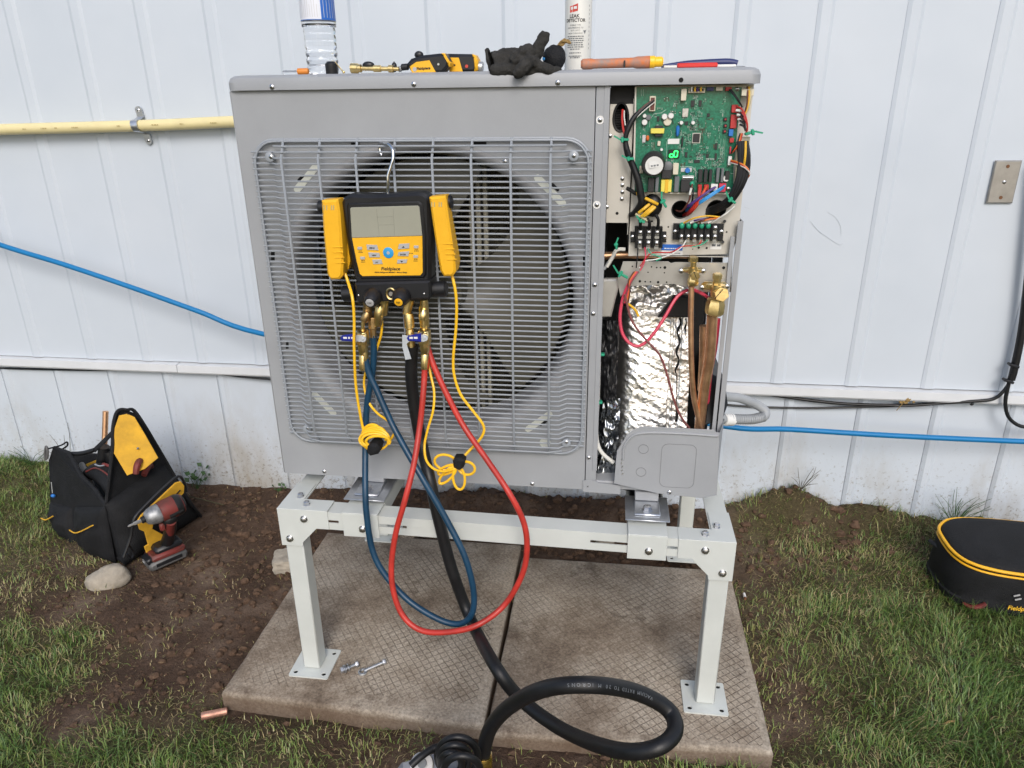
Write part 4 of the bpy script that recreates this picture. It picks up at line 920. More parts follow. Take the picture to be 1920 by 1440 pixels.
for p, mt in ((((435, 1295), (442, 1365), (425, 1425), (400, 1470)), 'wire_pink'), (((745, 1243), (715, 1290), (640, 1345), (520, 1385), (430, 1400), (395, 1450)), 'wire_white'), (((862, 1240), (830, 1280), (720, 1288), (630, 1332), (500, 1335), (445, 1375), (400, 1440)), 'wire_red'), (((385, 1290), (380, 1370), (372, 1450)), 'black_rubber'), (((910, 1238), (860, 1275), (790, 1290)), 'zip_green'), (((460, 1300), (480, 1340), (560, 1372), (520, 1395)), 'zip_green')): wire(p, .0013, mt, [.014]+[.006]*(len(p)-2)+[.004])
def tie(x, y, Y, s=1., rot=0., conv=V4):
    c_ = at(*conv(x, y), Y); M_ = Matrix.Rotation(rot, 3, 'Y')
    return one('cable_tie', unit, 'zip_green', lambda q: (q.obox(c_, (.014*s, .012, .0045), M_, .001), q.obox(c_+M_ @ Vector((-.004*s, -.004, 0)), (.005, .007, .009*s), M_, .001), q.obox(c_+M_ @ Vector((-.012*s, -.003, .003)), (.014*s, .001, .003), M_ @ Matrix.Rotation(.5, 3, 'Y'))))
tie(285, 487, -.006, 1.1); tie(328, 630, -.008, .9); tie(580, 965, -.004, 1.2, 1.); tie(415, 1098, -.004, .8, .4); tie(1090, 945, -.012, 1.1, .6); tie(1222, 437, -.006, 1.2, PI-.3); tie(222, 1285, .02, .9, 1.4)
wire([(1232, 437), (1278, 422)], .001, 'zip_green', -.006)
# dark void left of the box: grey leads and pipe
wire([(150, 1440), (190, 1375), (225, 1315), (290, 1310)], .004, 'wire_white', .05); wire([(130, 1460), (170, 1400), (215, 1345)], .003, 'conduit', .05)
one('inner_pipe', unit, 'copper', lambda q: q.tube([at(1130, 480, .12), at(1180, 478, .12), at(1300, 478, .12)], .008, 10))

# ---- refrigerant side: valve plate, valves, copper, foil jacket
vp = one('valve_plate', unit, 'galv', lambda q: (
    q.poly([at(*V3(*p), .02) for p in ((205, 168), (240, 62), (500, 62), (515, 72), (540, 66), (868, 70), (860, 238), (660, 240), (620, 215), (530, 192), (285, 205), (225, 265))], (0, .002, 0), .0005),
    q.poly([at(*V3(*p), .012) for p in ((100, 168), (205, 166), (214, 215), (192, 300), (172, 382), (104, 386))], (0, .02, 0), .003)))
for x, y, r in ((293, 90, .0016), (403, 93, .0015), (433, 97, .0016), (455, 97, .0016), (480, 97, .0029), (383, 124, .0014), (477, 127, .0014), (336, 176, .0026), (367, 178, .0016), (397, 179, .0016), (441, 181, .0026), (490, 181, .0016), (818, 98, .003), (850, 155, .004)):
    one('screw_hole', vp, 'black_hole', lambda q: q.lathe(at(*V3(x, y), .0196), (0, -1, 0), [(r, 0), (r, .0002)], 12))
sv = one('service_valve', unit, 'brass', lambda q: (
    q.lathe(at(*V3(641, 64), -.006), (0, 0, 1), [(.0085, 0), (.0095, .001), (.0095, .009), (.0078, .0105)], 6),
    q.lathe(at(*V3(641, 120), -.006), (0, 0, 1), [(.0095, -.004), (.0095, .008), (.006, .010), (.006, .020)], 16),
    q.box(at(*V3(585, 100), -.006).x, at(*V3(705, 100), -.006).x, -.006, .004, at(*V3(641, 128), -.006).z, at(*V3(641, 100), -.006).z, .003),
    q.lathe(at(*V3(652, 140), -.010), (0, -1, 0), [(.0095, 0), (.0095, .008), (.0085, .009)], 6),
    q.lathe(at(*V3(640, 200), -.006), (0, 0, 1), [(.0098, 0), (.0105, .001), (.0105, .012), (.009, .014), (.009, .020)], 6)))
one('slot', sv, 'black_hole', lambda q: q.obox(at(*V3(654, 140), -.0195), (.0012, .0006, .015), Matrix.Rotation(-.4, 3, 'Y')))
sv2 = one('service_valve', unit, 'brass', lambda q: (
    q.lathe(at(*V3(780, 165), -.01), (0, 0, 1), [(.0075, -.012), (.0075, 0), (.009, .001), (.0092, .010), (.0072, .012)], 6),
    q.box(at(*V3(690, 200), -.004).x, at(*V3(842, 200), -.004).x, -.006, .006, at(*V3(760, 228), -.004).z, at(*V3(760, 182), -.004).z, .005),
    q.lathe(at(*V3(785, 235), -.014), (0, 0, 1), [(.0135, -.010), (.0145, 0), (.013, .014)], 16),
    q.lathe(at(*V3(795, 246), -.018), (.10, -1, .12), [(.0150, 0), (.0155, .014), (.0140, .0165)], 6),
    q.lathe(at(*V3(760, 372), -.012), (.06, 0, 1), [(.0135, 0), (.0185, .005), (.0185, .024), (.0165, .028), (.0165, .034)], 6)))
one('slot', sv2, 'black_hole', lambda q: q.obox(at(*V3(790, 250), -.0362), (.0012, .0006, .024), Matrix.Rotation(.65, 3, 'Y')))
for x, y in ((573, 117), (700, 117)): inst('screw', SCREW, Matrix.Translation(at(*V3(x, y), -.004)), vp)
for x, y in ((693, 212), (836, 206)): inst('screw', SCREW, Matrix.Translation(at(*V3(x, y), -.007)), vp)
wire([(632, 205), (629, 400), (632, 650), (648, 850), (692, 1030)], .0056, 'copper', [-.004, -.002, .0, .006, .015], conv=V3, name='copper_pipe', n_=14)
wire([(752, 370), (738, 600), (705, 800), (676, 1040)], .0108, 'copper', [-.010, .0, .012, .022], conv=V3, name='copper_pipe', n_=18)
wire([(705, 430), (700, 640), (690, 800)], .009, 'copper', [.07, .07, .07], conv=V3, name='copper_pipe', n_=14)
wire([(612, 225), (548, 268), (480, 380), (420, 470), (350, 540), (290, 540), (238, 480), (222, 380), (240, 270), (272, 190)], .0034, 'wire_pink', [.03, .02, .005, -.004, -.008, -.008, -.004, .0, .004, .004], conv=V3, name='thick_wire')
wire([(640, 222), (700, 250), (735, 275)], .0034, 'wire_pink', [.02, .012, .02], conv=V3, name='thick_wire')
wire([(250, 250), (290, 400), (370, 510), (450, 600), (492, 710), (530, 850), (570, 950), (620, 1020)], .0026, 'wire_mauve', [-.002, -.006, -.01, -.008, -.006, -.004, 0, .01], conv=V3, name='thick_wire')
for k in range(4): wire([(330-k*8, 120), (290-k*6, 175), (262+k*5, 240), (240+k*9, 300)], .0018, ('wire_mauve', 'wire_pink', 'wire_orange', 'wire_brown')[k], [.0, -.004, -.004, .0], conv=V3)
wire([(262, 300), (308, 338), (328, 378)], .0026, 'wire_yellow', .006, conv=V3)
wire([(100, 640), (94, 850), (86, 1050), (110, 1150), (185, 1218)], .0045, 'wire_white', .012, conv=V3, name='white_cable', n_=10)
wire([(790, 390), (772, 560), (742, 720), (720, 950)], .0036, 'wire_pink', [.03, .035, .04, .04], conv=V3, name='thick_wire')
tie(240, 140, -.006, 1.5, .5, V3); tie(118, 595, .006, .8, 0, V3); tie(108, 870, .006, .7, 0, V3)
# foil-wrapped compressor jacket
def foil(q):
    c0_, c1_ = at(*V3(205, 380), .05), at(*V3(662, 380), .05); x0, x1 = c0_.x, c1_.x; z1, z0 = c0_.z, ZB+.03; nu, nv = 130, 230; vs = []
    for j in range(nv+1):
        for i in range(nu+1):
            u, v = i/nu, j/nv; x = x0+(x1-x0)*u; z = z0+(z1-z0)*v+.003*noise.noise((u*6, 0, 3))*(v > .99)
            y = .035+.085*v+.04*abs(2*min(u, .8)-1)**5
            ar = noise.noise((u*3.2, v*4.6, 8.))
            y += .0019*noise.noise((u*7+v*3*ar, v*30+u*6, 1.))+.0009*noise.noise((u*22, v*55, 4.))+.0004*noise.noise((u*45, v*95, 7.))+.004*noise.noise((u*3, v*6, 2.))
            cr = u-.745-.012*noise.noise((v*6, 1, 1))
            y += .010*math.exp(-(cr/.012)**2)*(1 if v > .12 else 0)+.003*math.exp(-((u-.86)/.01)**2)
            vs.append((x, y, z))
    w_ = nu+1; q.add(vs, [(j*w_+i, j*w_+i+1, (j+1)*w_+i+1, (j+1)*w_+i) for j in range(nv) for i in range(nu)])
fj = one('foil_jacket', unit, 'foil', foil, ang=180)
one('foil_crack', fj, 'black_hole', lambda q: q.tube([at(*V3(565+9*math.sin(i*1.7)-i*1.6, 385+i*30), .118-.0053*i) for i in range(12)]+[at(*V3(548-3*math.sin(i*2.), 760+i*32), .055-.0055*i) for i in range(8)], [.0026, .0018, .003, .0016, .0028, .002, .0032, .0024, .0014, .003, .002, .0012, .0009, .0006, .001, .0005, .0012, .0024, .003, .002], 6, 3))
one('foil_crack', fj, 'black_hole', lambda q: q.tube([at(*V3(600+4*math.sin(i*2.2), 390+i*26), .1185-.0047*i) for i in range(5)], [.0016, .001, .0022, .001, .0006], 6, 3))
def foil2(q):
    a, d = at(*V3(265, 372), .10), at(*V3(650, 205), .10); nu, nv = 60, 30; vs = []
    for j in range(nv+1):
        for i in range(nu+1):
            u, v = i/nu, j/nv; vs.append((a.x+(d.x-a.x)*u, .10+.012*noise.noise((u*5, v*4, 2.))+.004*noise.noise((u*15, v*9, 6.))+.03*v, a.z+(d.z-a.z)*v))
    w_ = nu+1; q.add(vs, [(j*w_+i, j*w_+i+1, (j+1)*w_+i+1, (j+1)*w_+i) for j in range(nv) for i in range(nu)])
one('foil_top', unit, 'foil', foil2, ang=180)
one('dark_gap_sheet', unit, 'black_rubber', lambda q: q.poly([at(*V3(*p), .07) for p in ((530, 265), (640, 265), (660, 385), (440, 385))], (0, .02, 0), .003))  # black sheet put in for the dark gap above the foil jacket
def crumple(mt, name, x0, y0, x1, y1, Y, sd, amp=.012):
    a, d = at(*V3(x0, y1), Y), at(*V3(x1, y0), Y); nu, nv = 34, 70; q = MB(); vs = []
    for j in range(nv+1):
        for i in range(nu+1):
            u, v = i/nu, j/nv; vs.append((a.x+(d.x-a.x)*u, Y+amp*noise.noise((u*3, v*6, sd))+amp*.5*noise.noise((u*7, v*15, sd+3))-.012*math.sin(PI*u), a.z+(d.z-a.z)*v))
    w_ = nu+1; q.add(vs, [(j*w_+i, j*w_+i+1, (j+1)*w_+i+1, (j+1)*w_+i) for j in range(nv) for i in range(nu)]); return q.build(name, mt, unit, ang=180)
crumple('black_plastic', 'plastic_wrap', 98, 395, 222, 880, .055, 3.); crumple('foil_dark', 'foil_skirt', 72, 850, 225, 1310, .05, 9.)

# ================================================================== STAND
XA, XB, YF, YR = -.4711, .5272, -.10, .535
def zr(x): return .460+(.4455-.460)*(x-XA)/(XB-XA)      # the stand leans slightly
stand = thing('equipment_stand', (.03, .22, 0), 'cream painted steel stand carrying the grey unit', 'stand')
TW, TH = .046, .044
def lrail(q, x0, x1, yf, s):       # angle rail along X; s=+1 flange goes back from yf
    t = .0025
    for a, b_ in (((x0, x1)),):
        z0, z1 = zr(a), zr(b_)
        y1 = yf+s*TW
        q.poly([(a, yf, z0-TH), (b_, yf, z1-TH), (b_, yf, z1), (a, yf, z0)], (0, s*t, 0), .0006)
        q.poly([(a, yf+s*.0005, z0+.0002), (b_, yf+s*.0005, z1+.0002), (b_, y1, z1+.0002), (a, y1, z0+.0002)], (0, 0, -t))
def slot_front(x, w): return [(x, zr(x)-.0265), (x+w, zr(x+w)-.0265), (x+w, zr(x+w)-.0195), (x, zr(x)-.0195)]
slots = [(-.372, .028), (-.29, .085), (.242, .095), (.345, .04)]
slots = [(at(608, 971, YF).x, at(634, 971, YF).x-at(608, 971, YF).x), (at(703, 980, YF).x, .072), (at(1107, 1010, YF).x, .085), (at(1240, 1020, YF).x, .042)]
one('front_rail', stand, 'cream', lambda q: (q.plate([(XA+.004, zr(XA)-TH), (XB-.004, zr(XB)-TH), (XB-.004, zr(XB)), (XA+.004, zr(XA))], [slot_front(x, w_) for x, w_ in slots], YF, YF+.0025),
    q.poly([(XA+.004, YF+.0004, zr(XA)+.0002), (XB-.004, YF+.0004, zr(XB)+.0002), (XB-.004, YF+TW, zr(XB)+.0002), (XA+.004, YF+TW, zr(XA)+.0002)], (0, 0, -.0025))), ang=20)
one('rear_rail', stand, 'cream', lambda q: lrail(q, XA+.004, XB-.004, YR, -1), ang=20)
for x, s in ((XA, 1), (XB, -1)):
    one('side_rail', stand, 'cream', lambda q: (q.box(x, x+s*.0025, YF+.05, YR-.05, zr(x)-TH, zr(x), .0006), q.box(x+s*.0005, x+s*TW, YF+.047, YR-.047, zr(x)-.0025, zr(x)+.0001)), ang=20)
Z0 = .0045
for x, s, nm in ((XA, 1, 0), (XB, -1, 0), (XA, 1, 1), (XB, -1, 1)):
    y0 = YF+.003 if not nm else YR-.045; x0 = x+s*.003; zt = zr(x)-.004
    lg = one('leg', stand, 'cream', lambda q: q.box(x0, x0+s*.042, y0, y0+.042, Z0, zt, .0025))
    cx_ = x0+s*.021; cy_ = y0+.021
    # base plate with four holes
    def bplate(q):
        pts = rrect(cx_-.05, cx_+.05, cy_-.05, cy_+.05, .004, 2); hs = [ring(cx_+a*.036, cy_+d*.036, .0055, 12) for a in (-1, 1) for d in (-1, 1)]
        q2 = MB(); q2.plate(pts, hs, 0, .004); q.add([(v.x, v.z, Z0-.001-v.y) for v in q2.v], [f[::-1] for f in q2.f])
    one('base_plate', lg, 'cream', bplate, ang=20)
    one('base_pad', lg, 'black_hole', lambda q: q.box(cx_-.049, cx_+.049, cy_-.049, cy_+.049, -.0015, .0004))
    # corner bracket wrapping over rail and leg
    yo = YF-.003 if not nm else YR+.003; sy = 1 if not nm else -1; xo = x-s*.003
    z = zr(x)
    def br(q):
        P = [(xo, z+.003), (xo+s*.118, z+.003), (xo+s*.118, z-.0445), (xo+s*.088, z-.0445), (xo+s*.052, z-.083), (xo+s*.050, z-.094), (xo, z-.094)]
        q.poly([Vector((a, yo, d)) for a, d in P], (0, sy*.0025, 0), .0006)
        P2 = [(yo+sy*.0028, z+.0024), (yo+sy*.118, z+.0024), (yo+sy*.118, z-.0445), (yo+sy*.088, z-.0445), (yo+sy*.052, z-.083), (yo+sy*.050, z-.094), (yo+sy*.0028, z-.094)]
        q.poly([Vector((xo+s*.0002, a, d)) for a, d in P2], (s*.0025, 0, 0))
        q.poly([Vector((xo+s*.0006, yo+sy*.0006, z+.0032)), Vector((xo+s*.118, yo+sy*.0006, z+.0032)), Vector((xo+s*.118, yo+sy*.046, z+.0032)), Vector((xo+s*.046, yo+sy*.046, z+.0032)), Vector((xo+s*.046, yo+sy*.118, z+.0032)), Vector((xo+s*.0006, yo+sy*.118, z+.0032))], (0, 0, -.0022))
    bk = one('corner_bracket', stand, 'cream', br, ang=20)
    if not nm:
        for dx, dz in ((.062, -.020), (.022, -.074)):
            one('bolt', bk, 'screw', lambda q: (q.lathe((xo+s*dx, yo, z+dz), (0, -1, 0), [(.0085, 0), (.0085, .0015), (.0065, .0015), (.0065, .006), (.005, .007)], 12), q.lathe((xo+s*dx, yo-.0071, z+dz), (0, -1, 0), [(.0028, 0), (.0028, .001)], 6)))
    for dx, dy in ((.062, .022), (.034, .055)) if not nm else ((.06, .02),):
        one('bolt', bk, 'screw', lambda q: q.lathe((xo+s*dx, yo+sy*dy, z+.0032), (0, 0, 1), [(.0085, 0), (.0085, .0015), (.0068, .0015), (.0068, .008), (.005, .0095)], 6))
# cross members and vibration mounts under the unit
for cpx, cpy in ((677, 930), (1216, 965)):
    xc = at(cpx, cpy, -.085).x; zc_ = zr(xc)
    cm_ = one('cross_member', stand, 'cream', lambda q: (q.box(xc-.041, xc+.041, YF-.0055, YR+.004, zc_+.0034, zc_+.0065, .0008), q.box(xc-.041, xc+.041, YF-.0055, YF-.003, zc_-.054, zc_+.0034, .0005),
        q.box(xc-.041, xc-.0385, YF+.052, YR-.06, zc_-.03, zc_+.0034), q.box(xc+.0385, xc+.041, YF+.052, YR-.06, zc_-.03, zc_+.0034)), ang=20)
    one('bolt', cm_, 'screw', lambda q: (q.lathe((xc+.004, YF-.0055, zc_-.032), (0, -1, 0), [(.0085, 0), (.0085, .0015), (.0065, .0015), (.0065, .006), (.005, .007)], 12)))
    vm_ = one('vibration_mount', stand, 'zinc', lambda q: (q.box(xc-.047, xc+.047, -.072, .03, zc_+.019, zc_+.022, .0008), q.box(xc-.028, xc+.028, -.055, .02, zc_+.022, zc_+.0265, .002)))
    one('rubber', vm_, 'black_rubber', lambda q: (q.box(xc-.036, xc+.036, -.05, .10, zc_+.0068, zc_+.0188, .003), q.cyl((xc-.04, .10, zc_+.0068), (xc-.04, .10, ZB), .022, n=16)))
    one('bolt', vm_, 'screw', lambda q: q.lathe((xc, -.035, zc_+.0266), (0, 0, 1), [(.012, 0), (.012, .002), (.009, .002), (.009, .009), (.0075, .010)], 6))
    one('mounting_foot', unit, 'panel_grey', lambda q: q.box(xc-.026, xc+.026, .0, .36, zc_+.027, ZB+.001, .002))

# ================================================================== GAUGE AND HOSES
gy = -.075
gauge = thing('manifold_gauge', at(735, 560, -.06), 'black and yellow digital manifold gauge hooked on the grille', 'manifold gauge')
body = one('body', gauge, 'black_plastic', lambda q: q.pp([(640, 380), (645, 370), (656, 364), (700, 366), (750, 363), (780, 361), (794, 362), (802, 368), (806, 380), (808, 520), (806, 529), (668, 533), (662, 515), (648, 440)], gy, -.032, .006))
one('bezel', body, 'black_rubber', lambda q: q.pp([(650, 388), (652, 381), (785, 377), (792, 383), (799, 440), (799, 516), (794, 522), (676, 524), (669, 516), (653, 446)], gy-.0035, gy+.002, .003))
one('screen', body, 'lcd', lambda q: q.pp([(656.5, 391), (659, 389), (783, 385.5), (786, 388), (791.5, 442), (659.5, 446)], gy-.0050, gy-.002, .0006))
q = MB()
for a in (((706, 392), (711, 442)), ((737, 391), (740, 442)), ((706, 407), (738, 406)), ((708, 422), (739, 421))): q.tube([at(*a[0], gy-.0051), at(*a[1], gy-.0051)], .0002, 4, 1, smooth=False)
q.build('segment_line', 'lcd_line', body)
one('keypad', body, 'yellow', lambda q: q.pp([(659.8, 446.6), (791.6, 442.6), (792.5, 511), (788, 516.5), (680, 518), (674.5, 514), (668, 488)], gy-.0050, gy-.002, .0006))
def gbtn(pts, mt, h=.0015, name='button'): return one(name, body, mt, lambda q: q.pp(pts, gy-.005-h, gy-.0045, .0005))
K5 = lambda x, y: (640+x/9.6, 430+y/9.6)
for P in (((447, 275), (640, 283), (668, 380), (462, 370)), ((483, 415), (680, 425), (697, 505), (500, 505)), ((553, 548), (718, 540), (742, 625), (575, 630)), ((1035, 265), (1225, 252), (1220, 345), (1015, 362)), ((1025, 412), (1222, 395), (1205, 487), (1012, 480)), ((1010, 543), (1192, 540), (1170, 610), (1000, 618))): gbtn([K5(*p) for p in P], 'button_grey')
for x, y in ((330, 342), (380, 518), (1345, 318), (1338, 492)): gbtn([K5(x-42, y-25), K5(x+42, y-25), K5(x+42, y+25), K5(x-42, y+25)], 'button_grey')
bc2 = at(*K5(848, 420), gy-.005); one('button', body, 'button_blue', lambda q: q.lathe(bc2, (0, -1, 0), [(.0105, 0), (.0105, .0012), (.009, .0018)], 28)); one('button_mark', body, 'button_grey', lambda q: q.lathe(bc2, (0, -1, 0), [(.0032, .0016), (.0032, .002)], 16))
def gt(t_, x, y, s_, mt='ink', **k): return text(t_, s_, facing(at(*K5(x, y), gy-.0052-k.pop('h', .0)), k.pop('rot', .02)), mt, body, 'lettering', **k)
gt('Fieldpiece', 885, 712, .0095, shear=.15, bold=.0002); gt('SMAN Refrigerant Manifold + Micron Gauge', 890, 775, .0036, shear=.1, bold=.0001)
for t_, x, y in (('MENU', 552, 337), ('VIEW', 588, 470), ('P/T', 640, 597), ('ENTER', 1110, 455)): gt(t_, x, y, .0038, h=.0016, bold=.0001)
for x, y, d in ((1115, 318, 1), (1085, 582, -1)): one('arrow', body, 'ink', lambda q: q.poly([at(*K5(x+a, y+b_), gy-.0068) for a, b_ in ((-28, 14*d), (28, 14*d), (0, -16*d))], (0, .0004, 0)))
for k_, (x, y) in enumerate(((342, 390), (345, 416), (390, 562), (395, 590), (1350, 366), (1352, 390), (1340, 541), (1340, 570), (1258, 432))): dashes(at(*K5(x, y), gy-.0054), .009 if k_ % 2 else .007, .0013, 'ink', body, k_)
# manifold block with knobs
mblk = one('manifold_block', gauge, 'black_plastic', lambda q: (q.pp([(664, 531), (806, 527), (808, 558), (804, 562), (672, 568), (667, 562)], -.092, -.034, .004), q.cyl(at(644, 551, -.062), at(668, 549, -.062), .0165, n=20, b=.002), q.cyl(at(806, 543, -.062), at(838, 541, -.062), .0155, n=20, b=.003)))
for x, y, mt, t_ in ((697, 560, 'button_grey', 'VAC'), (750, 559, 'yellow', 'REF')):
    ax = Vector((.0, -1, -.26)).normalized(); p0 = at(x+5, y-8, -.086)
    kb = one('valve_knob', mblk, 'black_plastic', lambda q: q.lathe(p0, ax, [(.016, 0), (.0185, .006), (.017, .018), (.0125, .030), (.0105, .033)], 22))
    one('knob_cap', kb, mt, lambda q: q.lathe(p0+ax*.033, ax, [(.0082, -.002), (.0082, .0006), (.0070, .0012)], 22))
    text(t_, .005, Matrix.Translation(p0+ax*.0345) @ ax.to_track_quat('Z', 'Y').to_matrix().to_4x4(), 'ink', kb)
sg_ = at(733, 551, -.093); one('sight_glass', mblk, 'brass', lambda q: q.tube([sg_+Vector((.0085*math.cos(t), 0, .0105*math.sin(t))) for t in np.linspace(.5, 5.6, 16)], .0022, 6, 2)); one('sight_glass_lens', mblk, 'steel_plate', lambda q: q.lathe(sg_, (0, -1, 0), [(.0042, -.001), (.0042, .001)], 14))
for x, y in ((672, 554), (795, 551)): inst('screw', SCREW_S, Matrix.Translation(at(x, y, -.092)) @ Matrix.Scale(.5, 4), mblk)
one('hook', gauge, 'chrome', lambda q: q.tube([at(727, 372, -.055), at(727.5, 345, -.055), at(728, 328, -.054), at(733, 312, -.052), at(737, 297, -.05), at(736, 280, -.045), at(728, 270, -.036), at(716, 267, -.018), at(712, 272, -.010), at(713, 285, -.010), at(716, 292, -.012)], .0031, 10))
# ports under the block
def br_(parent, name, p0, p1, prof, mt='brass', n_=14):
    p0, p1 = Vector(p0), Vector(p1); h = (p1-p0).length; return one(name, parent, mt, lambda q: q.lathe(p0, p1-p0, [(r, t*h) for r, t in prof], n_))
br_(mblk, 'port', at(688, 562, -.055), at(690, 597, -.055), [(.008, 0), (.008, .4), (.0095, .42), (.0095, 1)], 'brass_dull')
br_(mblk, 'port', at(722, 562, -.06), at(718, 590, -.06), [(.009, 0), (.009, 1)], 'brass')
br_(mblk, 'port', at(713, 572, -.066), at(708, 612, -.072), [(.0075, 0), (.0098, .1), (.0098, .62), (.0085, .66), (.0085, .9), (.006, 1)], 'brass')
br_(mblk, 'port', at(768, 562, -.055), at(762, 590, -.060), [(.0105, 0), (.009, .5), (.008, 1)], 'brass')
br_(mblk, 'port', at(795, 562, -.055), at(797, 612, -.055), [(.008, 0), (.009, .3), (.009, 1)], 'brass')

def hose(name, label, pts, r, mt, cat='hose'):
    P = [at(*p[:2], p[2]) if len(p) == 3 else dp(*p[:2], p[3]) for p in pts]
    o = thing(name, P[-1] if P[-1].z < P[0].z else P[0], label, cat); one('tube', o, mt, lambda q: q.tube(P, r, 16, 10)); return o, P
def ball_valve(o, x, y, Y, hx0, hx1, hy):
    br_(o, 'valve_body', at(x, y-30, Y), at(x+1, y+45, Y), [(.0080, 0), (.0120, .02), (.0120, .40), (.0105, .42), (.0105, .52), (.0085, .56), (.0085, .60), (.0074, .62), (.0088, .64), (.0088, 1.)], 'brass', 8)
    pb = at(x, y-16, Y); one('valve_block', o, 'brass', lambda q: q.box(pb.x-.0112, pb.x+.0112, Y-.0112, Y+.0112, pb.z-.016, pb.z+.013, .0022)); pv = at(x, y-13, Y-.0118); one('valve_lever', o, 'lever_zinc', lambda q: (q.lathe(pv, (0, -1, 0), [(.0072, -.002), (.0072, .0012)], 16), q.poly([at(a, b_, Y-.0135) for a, b_ in ((x, hy+7), (x, hy-5), (hx1-2, hy-6), (hx1-2, hy+6))], (0, .0015, 0)), q.lathe(pv, (0, -1, 0), [(.003, 0), (.003, .003)], 6)))
    hd = one('lever_grip', o, 'handle_blue', lambda q: q.pp([(hx0, hy+1), (hx0+3, hy-4), (hx1, hy-8), (hx1, hy+8), (hx0+3, hy+6)], Y-.0175, Y-.0095, .0022))
    dashes(at((hx0+hx1)/2+1, hy-.5, Y-.0178), .020, .0042, 'paper', hd, int(x), .03)
# blue hose: from the left port, looping low, back up to the ball valve
bh, P = hose('refrigerant_hose', 'dark blue hose looping down from the left side of the gauge', [(700, 628, -.055), (701, 660, -.055), (698, 700, -.056), (690, 745, -.058), (686, 790, -.062), (685, 850, -.08), (685, 920, -.122), (688, 970, -.135), (698, 1030, -.145), (720, 1075, -.155), (765, 1125, -.17), (820, 1160, -.185), (860, 1170, -.19), (884, 1152, -.19), (888, 1110, -.185), (872, 1045, -.175), (840, 980, -.16), (800, 910, -.145), (765, 850, -.12), (735, 795, -.095), (708, 735, -.078), (692, 700, -.072), (685, 670, -.070)], .0068, 'blue_hose')
br_(bh, 'elbow', at(690, 585, -.066), at(682, 602, -.068), [(.006, 0), (.0085, .3), (.0085, .8), (.007, 1)], 'brass_dull'); br_(bh, 'stem', at(681, 594, -.069), at(680, 618, -.07), [(.0036, 0), (.0036, 1)], 'brass')
br_(bh, 'crimp', at(698, 594, -.055), at(700, 632, -.055), [(.0085, 0), (.0095, .1), (.0095, .55), (.0072, .6), (.0072, 1.)], 'brass_dull', 8)
ball_valve(bh, 680, 648, -.070, 637, 666, 634); br_(bh, 'crimp', at(683, 655, -.070), at(685, 675, -.070), [(.0068, 0), (.0076, .2), (.0076, 1)], 'brass')
# red hose
rh, P = hose('refrigerant_hose', 'red hose hanging in a long loop from the right side of the gauge', [(796, 668, -.070), (796, 700, -.072), (793, 745, -.086), (787, 800, -.10), (776, 870, -.135), (760, 935, -.165), (742, 1000, -.175), (734, 1060, -.185), (738, 1110, -.195), (756, 1155, -.205), (790, 1182, -.215), (840, 1185, -.22), (895, 1172, -.215), (945, 1135, -.18), (978, 1080, -.175), (988, 1030, -.17), (982, 980, -.165), (955, 925, -.16), (915, 865, -.125), (870, 800, -.09), (838, 740, -.076), (815, 690, -.064), (803, 655, -.056), (799, 630, -.055)], .0062, 'red_hose')
br_(rh, 'elbow', at(794, 580, -.064), at(793, 600, -.068), [(.006, 0), (.0092, .3), (.0092, .8), (.0075, 1)], 'brass'); br_(rh, 'stem', at(794, 595, -.069), at(795, 618, -.07), [(.0036, 0), (.0036, 1)], 'brass')
ball_valve(rh, 796, 646, -.070, 762, 789, 634); br_(rh, 'crimp', at(796, 655, -.070), at(796, 674, -.070), [(.0068, 0), (.0076, .2), (.0076, 1)], 'brass')
# thick black vacuum hose down to the pump
vh, P = hose('vacuum_hose', 'thick black vacuum hose from the gauge to the pump, looped in front', [(773, 648, -.064), (771, 700, -.060), (777, 760, -.056), (790, 830, -.062), (806, 900, -.112), (824, 980, -.124), (848, 1070, -.128), (882, 1160, -.15), (928, 1248, 0, 1.40), (978, 1312, 0, 1.40), (1055, 1368, 0, 1.31), (1150, 1405, 0, 1.15), (1225, 1404, 0, 1.10), (1265, 1372, 0, 1.12), (1252, 1330, 0, 1.15), (1190, 1297, 0, 1.13), (1105, 1284, 0, 1.08), (1020, 1292, 0, 1.11), (955, 1325, 0, 1.19), (918, 1368, 0, 1.26), (905, 1420, 0, 1.29)], .0128, 'black_rubber')
br_(vh, 'fitting', at(766, 588, -.062), at(771, 652, -.066), [(.0085, 0), (.010, .1), (.0105, .4), (.0075, .45), (.0085, .58), (.0135, .64), (.0135, .72), (.0085, .75), (.0085, 1)], 'brass', 12)
br_(vh, 'end_fitting', P[-1]+(P[-1]-P[-2]).normalized()*-.006, P[-1]+Vector((.0, -.01, -.075)), [(.0145, 0), (.0165, .08), (.0165, .3), (.015, .32), (.015, .6), (.018, .62), (.018, 1)], 'gold', 20)
one('printing', vh, 'comp_grey', lambda q: None) if False else None
one('valve_lever', vh, 'lever_zinc', lambda q: q.pp([(754, 628), (767, 630), (768, 640), (762, 645), (771, 673), (760, 675), (754, 650)], -.085, -.083, .0004))
